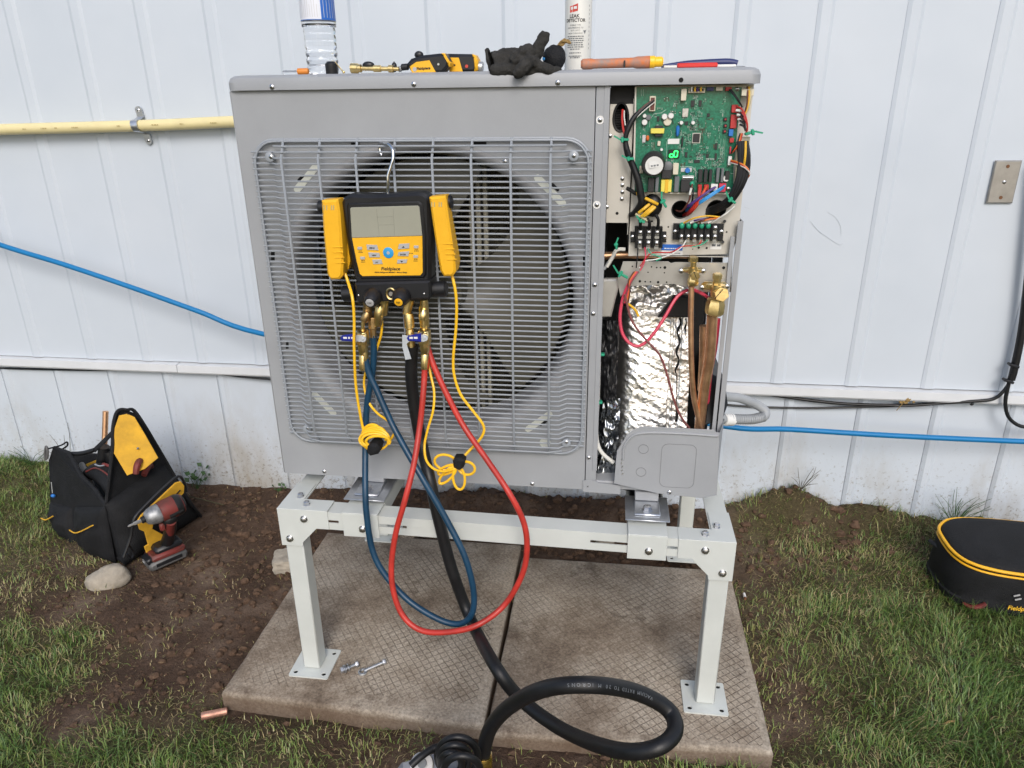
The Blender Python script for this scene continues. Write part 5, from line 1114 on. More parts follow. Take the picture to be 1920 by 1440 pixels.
# printed line on the hose loop
txt = 'VACUUM RATED TO 20 MICRONS'
hp = MB(); hp.tube([dp(*a) for a in ((1225, 1311, 1.142), (1190, 1297, 1.13), (1105, 1284, 1.08), (1020, 1292, 1.11), (955, 1325, 1.19))], .0129, 16, 30)
nn = 16; cen = [sum(hp.v[i*nn:(i+1)*nn], Vector())/nn for i in range(len(hp.v)//nn)]
acc = 0; k = 0; nxt = .012
for i in range(1, len(cen)-1):
    T_ = (cen[i]-cen[i-1]); acc += T_.length
    while acc > nxt and k < len(txt):
        tdir = T_.normalized(); vdir = (CAM-cen[i]).normalized(); vdir = (vdir-tdir*vdir.dot(tdir)).normalized(); updir = vdir.cross(tdir)
        nd = (vdir*.8-(updir*.0)+Vector((0, 0, -.55)).cross(Vector())*0).normalized(); R_ = Matrix((tdir, nd.cross(tdir), nd)).transposed().to_4x4(); R_.translation = cen[i]-tdir*(acc-nxt)+nd*.0130
        if txt[k] != ' ': text(txt[k], .0072, R_, 'comp_grey', vh, 'lettering', space=1)
        nxt += {'I': .0038, 'M': .0082, ' ': .0045}.get(txt[k], .0062); k += 1

# ---- temperature clamps with yellow leads
def clampf(lab, front, jaw, piv, cable, grp):
    o = thing('pipe_clamp_probe', at(*front[4], -.07), lab, 'clamp probe')
    one('grip', o, 'yellow', lambda q: q.pp(front, -.088, -.052, .004)); one('lower_jaw', o, 'yellow', lambda q: q.pp(jaw, -.060, -.036, .003))
    a, b_ = front[0], front[1]
    one('pivot', o, 'black_plastic', lambda q: q.cyl(at(*piv[0], -.062), at(*piv[1], -.062), .0125, n=18, b=.002))
    for k in range(4):
        t = .62+.07*k; l = [front[i] for i in (0, 1)]
        yv = front[0][1]+(front[4][1]-front[0][1])*t; xc_ = (front[0][0]+front[1][0])/2+((front[3][0]+front[4][0])/2-(front[0][0]+front[1][0])/2)*t
        one('grip_ridge', o, 'yellow', lambda q: q.tube([at(xc_-9, yv+.8, -.0884), at(xc_+9, yv, -.0884)], .0011, 6, 1, smooth=False))
    for dx in (-10, -5, 4, 8): one('spring_slot', o, 'print_brown', lambda q: q.pp([((a[0]+b_[0])/2+dx-1, a[1]+18), ((a[0]+b_[0])/2+dx+1.2, a[1]+18), ((a[0]+b_[0])/2+dx+1, a[1]+9), ((a[0]+b_[0])/2+dx-1, a[1]+9)], -.0883, -.0879))
    one('lead', o, 'yellow_cable', lambda q: q.tube([at(*p) for p in cable], .003, 8, 8)); return o
cl = clampf('yellow clamp probe clipped to the left side of the gauge', [(602, 376), (633, 374), (637, 400), (643, 490), (642, 516), (636, 524), (620, 525), (613, 515), (606, 440)], [(640, 420), (645, 420), (656, 490), (652, 506), (642, 508)], ((598, 388), (640, 386)),
   [(644, 505, -.065), (653, 530, -.075), (661, 560, -.10), (664, 600, -.10), (664, 650, -.10), (667, 720, -.09), (675, 775, -.085), (681, 805, -.085)], 'a')
cr_ = clampf('yellow clamp probe clipped to the right side of the gauge', [(804, 370), (835, 367), (839, 395), (853, 490), (854, 510), (848, 518), (832, 519), (825, 508), (814, 440)], [(838, 385), (843, 400), (859, 490), (857, 505), (850, 507)], ((808, 382), (848, 378)),
   [(847, 514, -.07), (853, 540, -.075), (856, 570, -.075), (855, 615, -.072), (850, 670, -.070), (852, 705, -.070), (864, 740, -.070), (888, 772, -.070), (905, 795, -.07), (907, 810, -.07), (898, 826, -.072), (880, 845, -.075), (866, 860, -.085)], 'b')
def loops(o, L_, r=.0029):
    for P_ in L_: one('lead_loop', o, 'yellow_cable', lambda q: q.tube([at(*p) for p in P_], r, 8, 8))
# second tails and coils
one('lead_tail', cl, 'yellow_cable', lambda q: q.tube([at(*p) for p in ((716, 600, -.06), (715, 625, -.06), (708, 650, -.05), (696, 680, -.045), (685, 700, -.045), (683, 725, -.05), (692, 755, -.06), (708, 775, -.07), (728, 790, -.08), (739, 808, -.085), (735, 820, -.085), (722, 838, -.085), (706, 845, -.085))], .0026, 8, 8))
CO = []
for k in range(6):
    cx_, cy_ = 694+k*3.4, 817+k*1.2; ax_, ay_ = 21+k*1.0, 21-k*1.9; t0 = .9
    CO.append([(cx_+ax_*math.cos(t)+6*math.sin(t*.5+k), cy_-ay_*math.sin(t)+k*1.2, -.083-.0045*k-.004*math.sin(t+k)) for t in np.linspace(-.3, PI+.9, 12)]+[(692+k*1.5, 846, -.086-.002*k)])
loops(cl, CO)
one('lead_tie', cl, 'black_fabric', lambda q: q.pp([(688, 838), (694, 833), (706, 834), (711, 842), (708, 853), (693, 857), (686, 850)], -.118, -.078, .006))
one('lead_tail', cr_, 'yellow_cable', lambda q: q.tube([at(*p) for p in ((788, 575, -.05), (790, 610, -.046), (799, 660, -.046), (808, 705, -.06), (814, 735, -.072), (812, 770, -.082), (802, 805, -.088), (796, 835, -.094), (799, 862, -.112), (812, 878, -.122), (830, 884, -.115), (848, 880, -.098), (858, 872, -.092))], .0027, 8, 8))
def petal(cx_, cy_, a, l, w_, y0): 
    return [(cx_+(l*.5-l*.5*math.cos(t))*math.cos(a)-w_*math.sin(t)*math.sin(a), cy_+(l*.5-l*.5*math.cos(t))*math.sin(a)+w_*math.sin(t)*math.cos(a), y0-.006*math.sin(t*.5)) for t in np.linspace(.08, 2*PI-.08, 14)]
loops(cr_, [petal(856, 872, -2.9, 42, 14, -.088), petal(860, 874, .25, 31, 12, -.09), petal(858, 876, 1.45, 42, 11, -.094), petal(854, 876, 2.35, 42, 8, -.094), petal(855, 874, 2.75, 36, 7, -.09)])
one('lead_tie', cr_, 'black_fabric', lambda q: q.pp([(848, 866), (852, 860), (864, 860), (871, 866), (869, 878), (860, 884), (850, 878)], -.108, -.080, .005))

# ================================================================== THINGS ON TOP OF THE UNIT
TZ = ZT+.0004
def soft(o, voxel=.0025, it=6):
    r = o.modifiers.new('remesh', 'REMESH'); r.mode = 'VOXEL'; r.voxel_size = voxel; r.use_smooth_shade = True
    s_ = o.modifiers.new('smooth', 'SMOOTH'); s_.iterations = it; s_.factor = .5; return o
# water bottle
bx, by = at(607, 140, .10).x, .10
bt = thing('water_bottle', (bx, by, TZ), 'clear plastic water bottle with blue and white label on the unit', 'bottle')
def bprof():
    pr = [(.024, .0), (.0295, .003), (.031, .010)]; z = .014
    while z < .082: pr += [(.0315, z), (.0290+.0012*(z > .05), z+.005), (.0312, z+.010)]; z += .0135
    pr += [(.0335, .088), (.0335, .150), (.031, .158), (.033, .165), (.030, .180), (.018, .198), (.0125, .205), (.0125, .222)]
    return pr
one('shell', bt, 'clear_pet', lambda q: (q.lathe((bx, by, TZ), (0, 0, 1), bprof(), 32, True, False), q.lathe((bx, by, TZ+.0012), (0, 0, 1), [(max(.002, r-.0007), z) for r, z in bprof()], 32, True, False)))
one('cap', bt, 'white_plastic', lambda q: q.lathe((bx, by, TZ+.21), (0, 0, 1), [(.0148, 0), (.0148, .014), (.0135, .0155)], 24))
def wrap(q, t0, t1, z0, z1, r, n_=20):
    vs = [(bx+r*math.sin(t), by-r*math.cos(t), z) for z in (z0, z1) for t in np.linspace(t0, t1, n_+1)]; q.add(vs, [(i, i+1, n_+2+i, n_+1+i) for i in range(n_)])
lb = one('label', bt, 'bottle_label', lambda q: wrap(q, -PI, .55, TZ+.098, TZ+.149, .0338, 30))
one('label_panel', lb, 'label_blue', lambda q: (wrap(q, .55, PI, TZ+.098, TZ+.149, .0338, 30), wrap(q, -PI, PI, TZ+.098, TZ+.0992, .0340, 50)))
q = MB()
for k in range(9): t = -.8+k*.14; wrap(q, t, t+.02, TZ+.103, TZ+.149-.012*(k % 3), .03395, 1)
for k in range(5): t = .7+k*.2; wrap(q, t, t+.03, TZ+.102, TZ+.149, .03395, 1)
q.build('label_print', 'comp_pale', lb)
# leak detector bottle
lx, ly, lr = at(1083, 122, .15).x, .15, .0262
lk = thing('spray_bottle', (lx, ly, TZ), 'white leak detector bottle with red logo behind the gloves', 'bottle')
one('body', lk, 'can_white', lambda q: q.lathe((lx, ly, TZ), (0, 0, 1), [(lr-.004, 0), (lr-.0005, .002), (lr, .005), (lr, .150), (lr-.003, .160), (.012, .172), (.012, .19)], 36))
one('cap', lk, 'navy', lambda q: (q.lathe((lx, ly, TZ+.132), (0, 0, 1), [(lr+.0003, 0), (lr+.0003, .006)], 36, False, False), q.lathe((lx, ly, TZ+.19), (0, 0, 1), [(.014, 0), (.014, .02), (.010, .024)], 20)))
def canM(z, rot=0., a=-.22): return Matrix.Translation((lx, ly, z)) @ Matrix.Rotation(a, 4, 'Z') @ Matrix.Translation((0, -lr-.0002, 0)) @ Matrix.Rotation(PI/2, 4, 'X') @ Matrix.Rotation(rot, 4, 'Z')
zt = lambda y: at(1083, y, .15-lr).z
def ct_(s_, y, size, mt='ink', bold=0., a=-.18): return text(s_, size, canM(zt(y), 0, a), mt, lk, 'lettering', bend=lr, extrude=.0001, bold=bold)
lgo = one('logo', lk, 'can_red', lambda q: q.poly([Vector((lx, ly, 0))+Vector(((lr+.0003)*math.sin(t), -(lr+.0003)*math.cos(t), zt(y))) for t, y in ((-.62, 23), (-.3, 22), (.0, 20), (.0, 6), (-.3, 9), (-.62, 11))], (0, .0002, 0)))
dashes(None, .0125, .0046, 'paper', lk, 4, Mx=canM(zt(14.5), .12, -.31) @ Matrix.Translation((0, 0, .0006)), bend=lr, name='logo_print')
ct_('LEAK', 30, .0088, bold=.0002, a=-.26); ct_('DETECTOR', 38, .0080, bold=.0002, a=-.2)
for s_, y in (('BUBBLE TYPE', 47), ('NON-FREEZING TO', 52), ('-65°F (-54°C)', 57), ('NON CORROSIVE', 62.5)): ct_(s_, y, .0036, 'comp_grey')
for k, y in enumerate((68, 72, 76, 80, 84, 88, 92, 99, 105, 108)): dashes(None, (.034, .033, .034, .030, .034, .034, .020, .024, .026, .02)[k], .0019, 'comp_grey', lk, k, bend=lr, Mx=canM(zt(y), 0, -.18) @ Matrix.Translation((0, 0, .0002)))
one('mark', lk, 'comp_grey', lambda q: q.poly([Vector((lx+(lr+.0003)*math.sin(t), ly-(lr+.0003)*math.cos(t), zt(y))) for t, y in ((.42, 57), (.6, 57), (.68, 55), (.55, 64))], (0, .0002, 0)))
one('label_edge', lk, 'comp_grey', lambda q: [q.box(lx+lr*.82-.0003, lx+lr*.82+.0003, ly-lr*.58-.0006, ly-lr*.55, zt(92-k*8), zt(88-k*8)) for k in range(11)])
# tape roll / black ball behind the glove
tp = at(1040, 105, .07)
o = thing('cord_ball', (tp.x, .07, TZ), 'round black knob with frayed brown tuft beside the gloves', 'knob'); 
one('ball', o, 'black_fabric', lambda q: q.ball((tp.x, .07, TZ+.0225), (.0222, .020, .0225), 26, 18, lambda d: 1+.10*noise.noise(d*1.6)+.05*noise.noise(d*4))); one('dot', o, 'wire_blue', lambda q: q.ball((tp.x-.0195, .056, TZ+.0205), .0028, 8, 6))
one('tuft', o, 'dry_leaf', lambda q: [q.tube([(tp.x+.006+k*.002, .07, TZ+.043), (tp.x+.012+k*.003, .068, TZ+.050+.002*(k % 3)), (tp.x+.018+k*.003, .066, TZ+.050-.001*k)], .0022, 5, 3) for k in range(5)])
# gloves
def gl(x, y, Y=.01): return at(x, y, Y)
q = MB()
q.tube([gl(925, 118, .02), gl(945, 113, .025), gl(970, 112, .025), gl(990, 112, .02), gl(1003, 120, .02)], [.021, .024, .022, .022, .018], 14, 6, flat=.8)
q.tube([gl(962, 118, .0), gl(985, 100, .0), gl(998, 92, .005)], [.012, .015, .009], 10, 5)
q.tube([gl(990, 118, .0), gl(1005, 122, .0), gl(1030, 131, .0), gl(1052, 134, .01)], [.014, .013, .009, .006], 10, 5)
q.tube([gl(1000, 112, .01), gl(1010, 90, .012), gl(1018, 72, .012), gl(1023, 59, .012)], [.011, .0115, .0105, .0065], 10, 5)
q.tube([gl(995, 108, -.005), gl(985, 122, -.016), gl(972, 135, -.022), gl(963, 141, -.023)], [.012, .0125, .012, .0075], 10, 5)
q.tube([gl(920, 131, .0), gl(950, 131, .0), gl(985, 131, .0), gl(1010, 133, .005)], [.010, .012, .012, .009], 10, 5)
o = q.build('work_glove', 'grey_fabric', label='crumpled dark grey work glove with one finger sticking up', category='glove'); soft(o, .0016, 4)
cc_ = gl(921, 115, .024)
one('cuff_hem', o, 'grey_fabric', lambda q: q.tube([cc_+Vector((-.004*math.sin(t)-.003, .021*math.cos(t), .0205*math.sin(t))) for t in np.linspace(0, 2*PI, 18, endpoint=False)], [.003+.0008*math.sin(k*2.3) for k in range(18)], 7, 2, closed=True))
one('cuff_shade_disc', o, 'black_fabric', lambda q: q.poly([cc_+Vector((-.004*math.sin(t)-.0042, .0195*math.cos(t), .019*math.sin(t))) for t in np.linspace(0, 2*PI, 18, endpoint=False)], (-.0004, 0, 0)))  # black disc painted in for the shade inside the cuff
d_ = o.modifiers.new('wrinkle', 'DISPLACE'); tx = bpy.data.textures.new('wrinkle', 'CLOUDS'); tx.noise_scale = .014; d_.texture = tx; d_.strength = .007; d_.mid_level = .5
# orange marker-like tube
def ground_y(px, Y): return at(px, 120, Y).x
x0, x1 = at(1089, 122, .03).x, at(1218, 122, .03).x; r_ = .0092; zc0 = TZ+r_
o = thing('pen_torch', ((x0+x1)/2, .03, TZ), 'scuffed orange pen torch with yellow end lying on the lid', 'torch')
one('barrel', o, 'orange_worn', lambda q: q.lathe((x0, .03, zc0), (1, .02, .012), [(.006, 0), (r_, .004), (r_, .020), (r_-.0008, .024), (r_-.0005, x1-x0-.03), (r_+.0012, x1-x0-.022), (r_+.0015, x1-x0)], 20))
one('end_cap', o, 'yellow_cable', lambda q: q.lathe((x1, .03, zc0+.0016), (1, .02, .012), [(r_+.0012, 0), (r_+.0012, .008), (r_-.0005, .010), (r_-.0005, .021), (r_-.003, .024)], 20)); one('clip', o, 'black_plastic', lambda q: q.box(x0+.078, x0+.081, .0195, .024, TZ+.002, TZ+.014, .0005))
# red white blue tool
x0, x1 = at(1240, 122, .05).x, at(1384, 122, .05).x
o = thing('folding_tool', ((x0+x1)/2, .05, TZ), 'flat navy tool with a red grip at the right end of the lid', 'hand tool')
one('body', o, 'navy', lambda q: q.tube([(x0, .05, TZ+.004), (x0+.05, .055, TZ+.0085), (x1-.02, .06, TZ+.0105), (x1, .058, TZ+.0075)], [.003, .0055, .006, .005], 10, 5, flat=.8)); one('grip', o, 'level_red', lambda q: q.box(at(1270, 122, .035).x, at(1346, 122, .035).x, .035, .05, TZ, TZ+.0085, .002)); one('strip', o, 'white_plastic', lambda q: q.box(x0+.004, x1-.005, .0385, .047, TZ+.0005, TZ+.005, .001))
one('tail_rod', o, 'tin', lambda q: q.tube([(x1-.003, .052, TZ+.0012), (x1+.012, .045, TZ+.0012)], .001, 6, 1, smooth=False))
# marker and small bits at the left
x0, x1 = at(530, 137, .03).x, at(581, 137, .03).x
o = thing('small_vial', ((x0+x1)/2, .03, TZ), 'small clear vial with orange cap left of the water bottle', 'vial'); one('barrel', o, 'clear_pet', lambda q: q.lathe((x0, .03, TZ+.0038), (1, 0, 0), [(.002, 0), (.0038, .002), (.0038, .032)], 14)); one('cap', o, 'orange', lambda q: q.lathe((x0+.031, .03, TZ+.0056), (1, 0, 0), [(.0045, 0), (.0056, .001), (.0056, .02), (.0045, .022)], 14))
c_ = at(622, 130, .03); o = thing('hose_cap', (c_.x, .03, TZ), 'short ribbed black plastic cap in front of the water bottle', 'cap'); one('cap', o, 'black_plastic', lambda q: q.lathe((c_.x, .03, TZ), (0, 0, 1), [(.0115, 0), (.012, .002), (.012, .018), (.009, .0205), (.008, .022)], 10))
one('tether', o, 'brass', lambda q: q.tube([(c_.x+.008, .03, TZ+.021), (c_.x+.016, .028, TZ+.012), (c_.x+.024, .027, TZ+.003)], .0013, 6, 4)); one('tip', o, 'brass', lambda q: q.ball((c_.x+.0245, .027, TZ+.0028), .0027, 8, 6))
x0 = at(658, 130, .03).x
o = thing('brass_adapter', (x0+.04, .03, TZ), 'brass hose adapter lying on the lid beside the yellow probe', 'fitting'); one('body', o, 'brass', lambda q: q.lathe((x0, .03, TZ+.0095), (1, -.04, -.03), [(.006, 0), (.0092, .001), (.0092, .014), (.0075, .016), (.0075, .021), (.0042, .022), (.0042, .045), (.0062, .046), (.0062, .060), (.0042, .061), (.0042, .075), (.0068, .076), (.0068, .085), (.004, .086), (.004, .096)], 12))
one('lever', o, 'black_plastic', lambda q: (q.ball((x0+.034, .034, TZ+.0145), (.012, .006, .0068), 12, 8), q.ball((x0+.086, .03, TZ+.010), (.0055, .006, .009), 10, 8), q.cyl((x0+.086, .03, TZ+.014), (x0+.086, .03, TZ+.020), .0012, n=6)))
# two wireless probes
def probe(lab, x, Y, body, face, ring_, tip, t_, tpos, icon=None):
    o = thing('wireless_probe', (at(*x, Y).x, Y, TZ), lab, 'probe'); one('body', o, 'black_plastic', lambda q: q.pp(body, Y, Y+.036, .005)); one('face', o, 'yellow', lambda q: q.pp(face, Y-.0008, Y+.002, .0006)); one('end_band', o, 'yellow', lambda q: q.pp(ring_, Y-.0008, Y+.0368, .004))
    text(t_, .0066, facing(at(*tpos, Y-.0012), .04), 'ink', o, bold=.0002, shear=.1)
    for p in tip: one('nose', o, 'tin' if p[3] else 'black_plastic', lambda q: q.cyl(at(*p[0], Y+.018), at(*p[1], Y+.018), p[2], n=14, b=.0015))
    return o
Z4 = lambda x, y: (520+x/4, y/4)
pr1 = probe('black and yellow probe lying in front of the other probe', (800, 137), .02, [Z4(*p) for p in ((968, 480), (1000, 440), (1080, 415), (1215, 400), (1255, 400), (1290, 460), (1280, 500), (1240, 548), (1010, 552))], [Z4(*p) for p in ((992, 500), (1040, 465), (1140, 452), (1190, 545), (1010, 549))], [Z4(*p) for p in ((1225, 398), (1252, 398), (1295, 470), (1285, 500))], [(Z4(985, 500), Z4(930, 505), .006, 0), (Z4(935, 515), Z4(905, 520), .005, 1)], 'Fieldpiece', Z4(1095, 513))
one('button', pr1, 'tin', lambda q: q.lathe(at(*Z4(1208, 482), .0195), (0, -1, 0), [(.0022, 0), (.002, .001)], 10)); one('icon', pr1, 'button_grey', lambda q: q.lathe(at(*Z4(1030, 520), .0191), (0, -1, 0), [(.004, 0), (.004, .0004)], 16)); one('clip', pr1, 'black_plastic', lambda q: q.ball(at(*Z4(1062, 412), .05), (.009, .006, .007), 12, 8))
pr2 = probe('black and yellow probe lying behind the other probe, nearer the gloves', (870, 135), .062, [Z4(*p) for p in ((1255, 402), (1460, 405), (1490, 440), (1495, 520), (1470, 542), (1290, 540), (1270, 460))], [Z4(*p) for p in ((1282, 455), (1300, 432), (1360, 432), (1390, 538), (1290, 538))], [Z4(*p) for p in ((1458, 404), (1480, 410), (1502, 450), (1500, 525), (1475, 542))], [(Z4(1500, 500), Z4(1545, 505), .010, 1)], 'piece', Z4(1308, 488))
one('icon', pr2, 'can_red', lambda q: q.lathe(at(*Z4(1420, 497), .0608), (0, -1, 0), [(.0032, 0), (.003, .0006)], 12))

# ================================================================== THINGS ON THE GROUND
V6 = lambda x, y: (60+x/3.6, 740+y/3.6)
def b6(x, y, Y): return at(*V6(x, y), Y)
A_, B_, C_ = gr(235, 1062, -.047), gr(108, 990, -.047), gr(376, 968, -.047)
bag = thing('tool_bag', ((A_.x+B_.x+C_.x)/3, .5, -.047), 'open black and yellow tool bag leaning against the wall', 'tool bag')
def sheet(name, pts, th, mt, parent=None, b_=.004, ang=38):
    c0_ = sum((Vector(p) for p in pts), Vector())/len(pts); nr = Vector()
    for i in range(len(pts)): nr += (Vector(pts[i])-c0_).cross(Vector(pts[(i+1) % len(pts)])-c0_)
    nr.normalize(); 
    if nr.dot(CAM-c0_) > 0: nr = -nr
    return one(name, parent or bag, mt, lambda q: q.poly(pts, nr*th, b_), ang=ang), -nr
endp = [A_, C_, b6(1048, 700, .56), b6(870, 395, .55), b6(705, 128, .53), b6(640, 103, .51), b6(575, 112, .49), b6(545, 220, .46), b6(540, 380, .41), b6(500, 730, .33)]
e_, en = sheet('end_panel', endp, .012, 'black_fabric')
yl = [p+en*.0015 for p in (b6(545, 385, .41), b6(640, 545, .375), b6(760, 500, .41), b6(850, 425, .455), b6(762, 268, .485), b6(690, 150, .50), b6(640, 128, .495), b6(585, 140, .475), b6(556, 225, .455))]
o, _ = sheet('yellow_liner', yl, .003, 'yellow_fabric', b_=.001)
for p in ((636, 352), (708, 363)): inst('rivet', SCREW_S, Matrix.Translation(b6(*p, .435)+en*.004) @ en.to_track_quat('-Y', 'Z').to_matrix().to_4x4(), o)
one('piping', e_, 'black_fabric', lambda q: q.tube([p+en*.001 for p in endp[1:]], .0055, 8, 5))
# bulging front pocket
pk = [A_+en*.006+Vector((0, 0, .004)), C_+en*.006, b6(1010, 610, .54)+en*.008, b6(868, 432, .53)+en*.01, b6(500, 738, .325)+en*.012]
def puff(name, P, amp, mt, parent, nu=14, nv=14, ordr=None):
    """soft bulging pillow face over a quad given as bottom-left, bottom-right, top-right, top-left"""
    bl, br2, tr, tl = P; nn_ = (br2-bl).cross(tl-bl).normalized(); 
    if nn_.dot(CAM-bl) < 0: nn_ = -nn_
    q = MB(); vs = []
    for s_ in (1, 0):
        for j in range(nv+1):
            for i in range(nu+1):
                u, v = i/nu, j/nv; p = (bl*(1-u)+br2*u)*(1-v)+(tl*(1-u)+tr*u)*v
                k_ = (16*u*(1-u)*v*(1-v))**.45; h = s_*amp*k_*(1+.35*noise.noise((u*4, v*4, amp*90)))-(1-s_)*.004; vs.append(p+nn_*h)
    w_ = nu+1; S = w_*(nv+1); f1 = [(j*w_+i, j*w_+i+1, (j+1)*w_+i+1, (j+1)*w_+i) for j in range(nv) for i in range(nu)]
    q.add(vs, f1+[tuple(S+i for i in f[::-1]) for f in f1]+[(i+1, i, S+i, S+i+1) for i in range(nu)]+[(nv*w_+i, nv*w_+i+1, S+nv*w_+i+1, S+nv*w_+i) for i in range(nu)]+[(j*w_, (j+1)*w_, S+(j+1)*w_, S+j*w_) for j in range(nv)]+[((j+1)*w_+nu, j*w_+nu, S+j*w_+nu, S+(j+1)*w_+nu) for j in range(nv)])
    return q.build(name, mt, parent, ang=60), nn_
pko, pn = puff('front_pocket', [A_+Vector((0, 0, .006)), C_+Vector((.0, 0, .004)), b6(900, 452, .55), b6(498, 736, .325)], .042, 'black_fabric', bag)
def on(x, y, Y, h): return b6(x, y, Y)+pn*h
YT = lambda x, y: .30+(x-600)/550*.24-(y-700)/500*.02
def outl(L_, h): return [on(x, y, YT(x, y), h) for x, y in L_]
tr_, _ = sheet('pocket_trim', outl(((640, 850), (668, 808), (780, 705), (900, 592), (935, 583), (958, 612), (955, 660), (880, 735), (750, 850), (742, 900), (832, 948), (745, 1050), (712, 1080), (690, 1020), (716, 1005), (690, 918), (656, 905)), .047), .006, 'yellow_fabric', b_=.001)
one('zip', tr_, 'black_plastic', lambda q: q.tube(outl(((722, 850), (800, 775), (925, 640)), .0495), .0045, 8, 4, flat=.5)); one('edge_piping', pko, 'black_plastic', lambda q: q.tube(outl(((560, 1090), (610, 950), (625, 850), (680, 770), (905, 560), (965, 580), (985, 650)), .038), .0045, 8, 5))
one('buckle', pko, 'black_plastic', lambda q: (q.tube(outl(((600, 1000), (640, 1060), (625, 1100), (598, 1070)), .03), .003, 6, 4)))
# long side
sd_pts = [A_+Vector((-.004, .004, .004)), b6(490, 745, .33), b6(420, 640, .38), b6(320, 540, .44), b6(235, 385, .52), b6(135, 350, .55), b6(108, 440, .545), b6(118, 700, .52), B_]
s_, sn = sheet('side_panel', sd_pts, .014, 'black_fabric', b_=.005)
puff('side_pocket', [b6(330, 1040, .40), b6(560, 1140, .315), b6(490, 760, .325), b6(285, 760, .41)], .03, 'black_fabric', bag); puff('side_pocket', [B_+Vector((.01, 0, .01)), b6(300, 1030, .41), b6(270, 760, .44), b6(120, 720, .52)], .035, 'black_fabric', bag)
for L_ in (((140, 812), (172, 822), (219, 798)), ((332, 890), (382, 908), (492, 857))): one('yellow_stitch', s_, 'yellow_fabric', lambda q: q.tube([b6(x, y, .48-.16*(x-140)/350)+sn*.036 for x, y in L_], .0022, 6, 4))
sheet('back_panel', [b6(225, 385, .70), b6(450, 400, .73), b6(545, 330, .70), b6(610, 600, .68), b6(480, 760, .66), b6(300, 620, .66)], .012, 'black_fabric')
sheet('yellow_lining', [b6(360, 470, .64), b6(470, 425, .64), b6(500, 480, .63), b6(420, 540, .63)], .006, 'yellow_fabric', b_=.001)
one('base', bag, 'black_fabric', lambda q: q.poly([A_+Vector((0, 0, .002)), C_, C_+(B_-A_)*.9, B_], (0, 0, .02), .005))
one('handle', bag, 'black_rubber', lambda q: q.tube([b6(225, 398, .53), b6(330, 396, .53), b6(425, 372, .53)], .0075, 10, 5)); one('strap', bag, 'black_fabric', lambda q: q.tube([b6(425, 372, .53), b6(500, 300, .52), b6(560, 235, .50), b6(600, 165, .485), b6(640, 125, .50)], .0105, 10, 6, flat=.3))
one('strap_ring', bag, 'tool_grey', lambda q: q.tube([b6(92, 440, .54), b6(88, 395, .54), b6(95, 350, .54), b6(105, 380, .535), b6(103, 430, .535)], .004, 8, 4)); one('strap_tail', bag, 'black_fabric', lambda q: q.tube([b6(110, 365, .54), b6(160, 352, .54), b6(200, 340, .55), b6(235, 320, .56), b6(238, 345, .56), b6(200, 370, .55)], .003, 6, 5)); one('clip_tab', bag, 'comp_blue', lambda q: q.ball(b6(142, 682, .485), (.008, .006, .006), 10, 8)); one('clip_stem', bag, 'tin', lambda q: q.cyl(b6(130, 590, .50), b6(138, 665, .49), .0016, n=6))
# bag contents
o = thing('copper_tube', b6(360, 430, .62), 'length of copper tube standing in the tool bag', 'copper tube'); one('tube', o, 'copper', lambda q: q.cyl(b6(497, 112, .62), b6(486, 460, .58), .0092, n=16)); 
o = thing('pliers', b6(700, 560, .40), 'red-handled pliers in front of the yellow bag liner', 'pliers')
for L_ in (((660, 530), (668, 480), (685, 445), (708, 450)), ((715, 540), (735, 495), (755, 470), (770, 485))): one('handle', o, 'tool_red', lambda q: q.tube([b6(x, y, .40+(x-660)/900)+en*.03 for x, y in L_], [.009, .0105, .010, .007], 8, 4))
o = thing('zip_pouch', b6(480, 640, .45), 'black zip pouch with red piping inside the tool bag', 'pouch')
one('pouch', o, 'black_fabric', lambda q: q.tube([b6(375, 540, .50), b6(440, 520, .49), b6(520, 560, .46), b6(570, 640, .42), b6(580, 720, .40)], [.018, .03, .036, .034, .03], 12, 5)); one('piping', o, 'tool_red', lambda q: (q.tube([b6(365, 520, .47), b6(430, 495, .455), b6(510, 540, .425), b6(545, 610, .395)], .0025, 6, 5), q.tube([b6(480, 470, .48), b6(560, 500, .46), b6(605, 560, .43), b6(610, 600, .42)], .006, 6, 5))); one('zip_pull', o, 'tin', lambda q: q.tube([b6(425, 470, .46), b6(455, 482, .455), b6(485, 478, .455)], .0028, 6, 3))
o = thing('hand_tool', b6(520, 440, .52), 'pair of thick black tool grips standing in the tool bag', 'hand tool')
for L_ in (((488, 350), (482, 420), (470, 480)), ((520, 380), (545, 450), (600, 540))): one('grip', o, 'black_rubber', lambda q: q.tube([b6(x, y, .54) for x, y in L_], [.017, .02, .02], 10, 4))
one('band', o, 'tool_red', lambda q: q.tube([b6(540, 500, .48), b6(580, 520, .47), b6(605, 560, .45)], .012, 8, 4)); o = thing('tape_roll', b6(530, 690, .37), 'small white roll end showing at the tool bag rim', 'tape roll'); one('roll', o, 'white_plastic', lambda q: q.cyl(b6(512, 682, .40), b6(560, 676, .40), .0065, n=14, b=.002))
for lab, L_, r_, mt in (('screwdriver with a red band standing at the back of the tool bag', ((560, 430), (575, 490), (590, 560)), .015, 'tool_red'), ('dark grey screwdriver handle in the middle of the tool bag', ((335, 470), (360, 540), (400, 620)), .013, 'tool_grey'), ('black ridged screwdriver handle beside the zip pouch', ((600, 500), (615, 560), (640, 640)), .014, 'black_rubber')):
    o = thing('screwdriver', b6(*L_[-1], .50), lab, 'screwdriver'); P_ = [b6(x, y, .56-.05*k) for k, (x, y) in enumerate(L_)]; one('handle', o, mt, lambda q: q.tube(P_, [r_*.7, r_, r_*.85], 10, 5)); one('ferrule', o, 'tin', lambda q: q.cyl(P_[-1], P_[-1]*1.25-P_[-2]*.25, r_*.6, n=10))
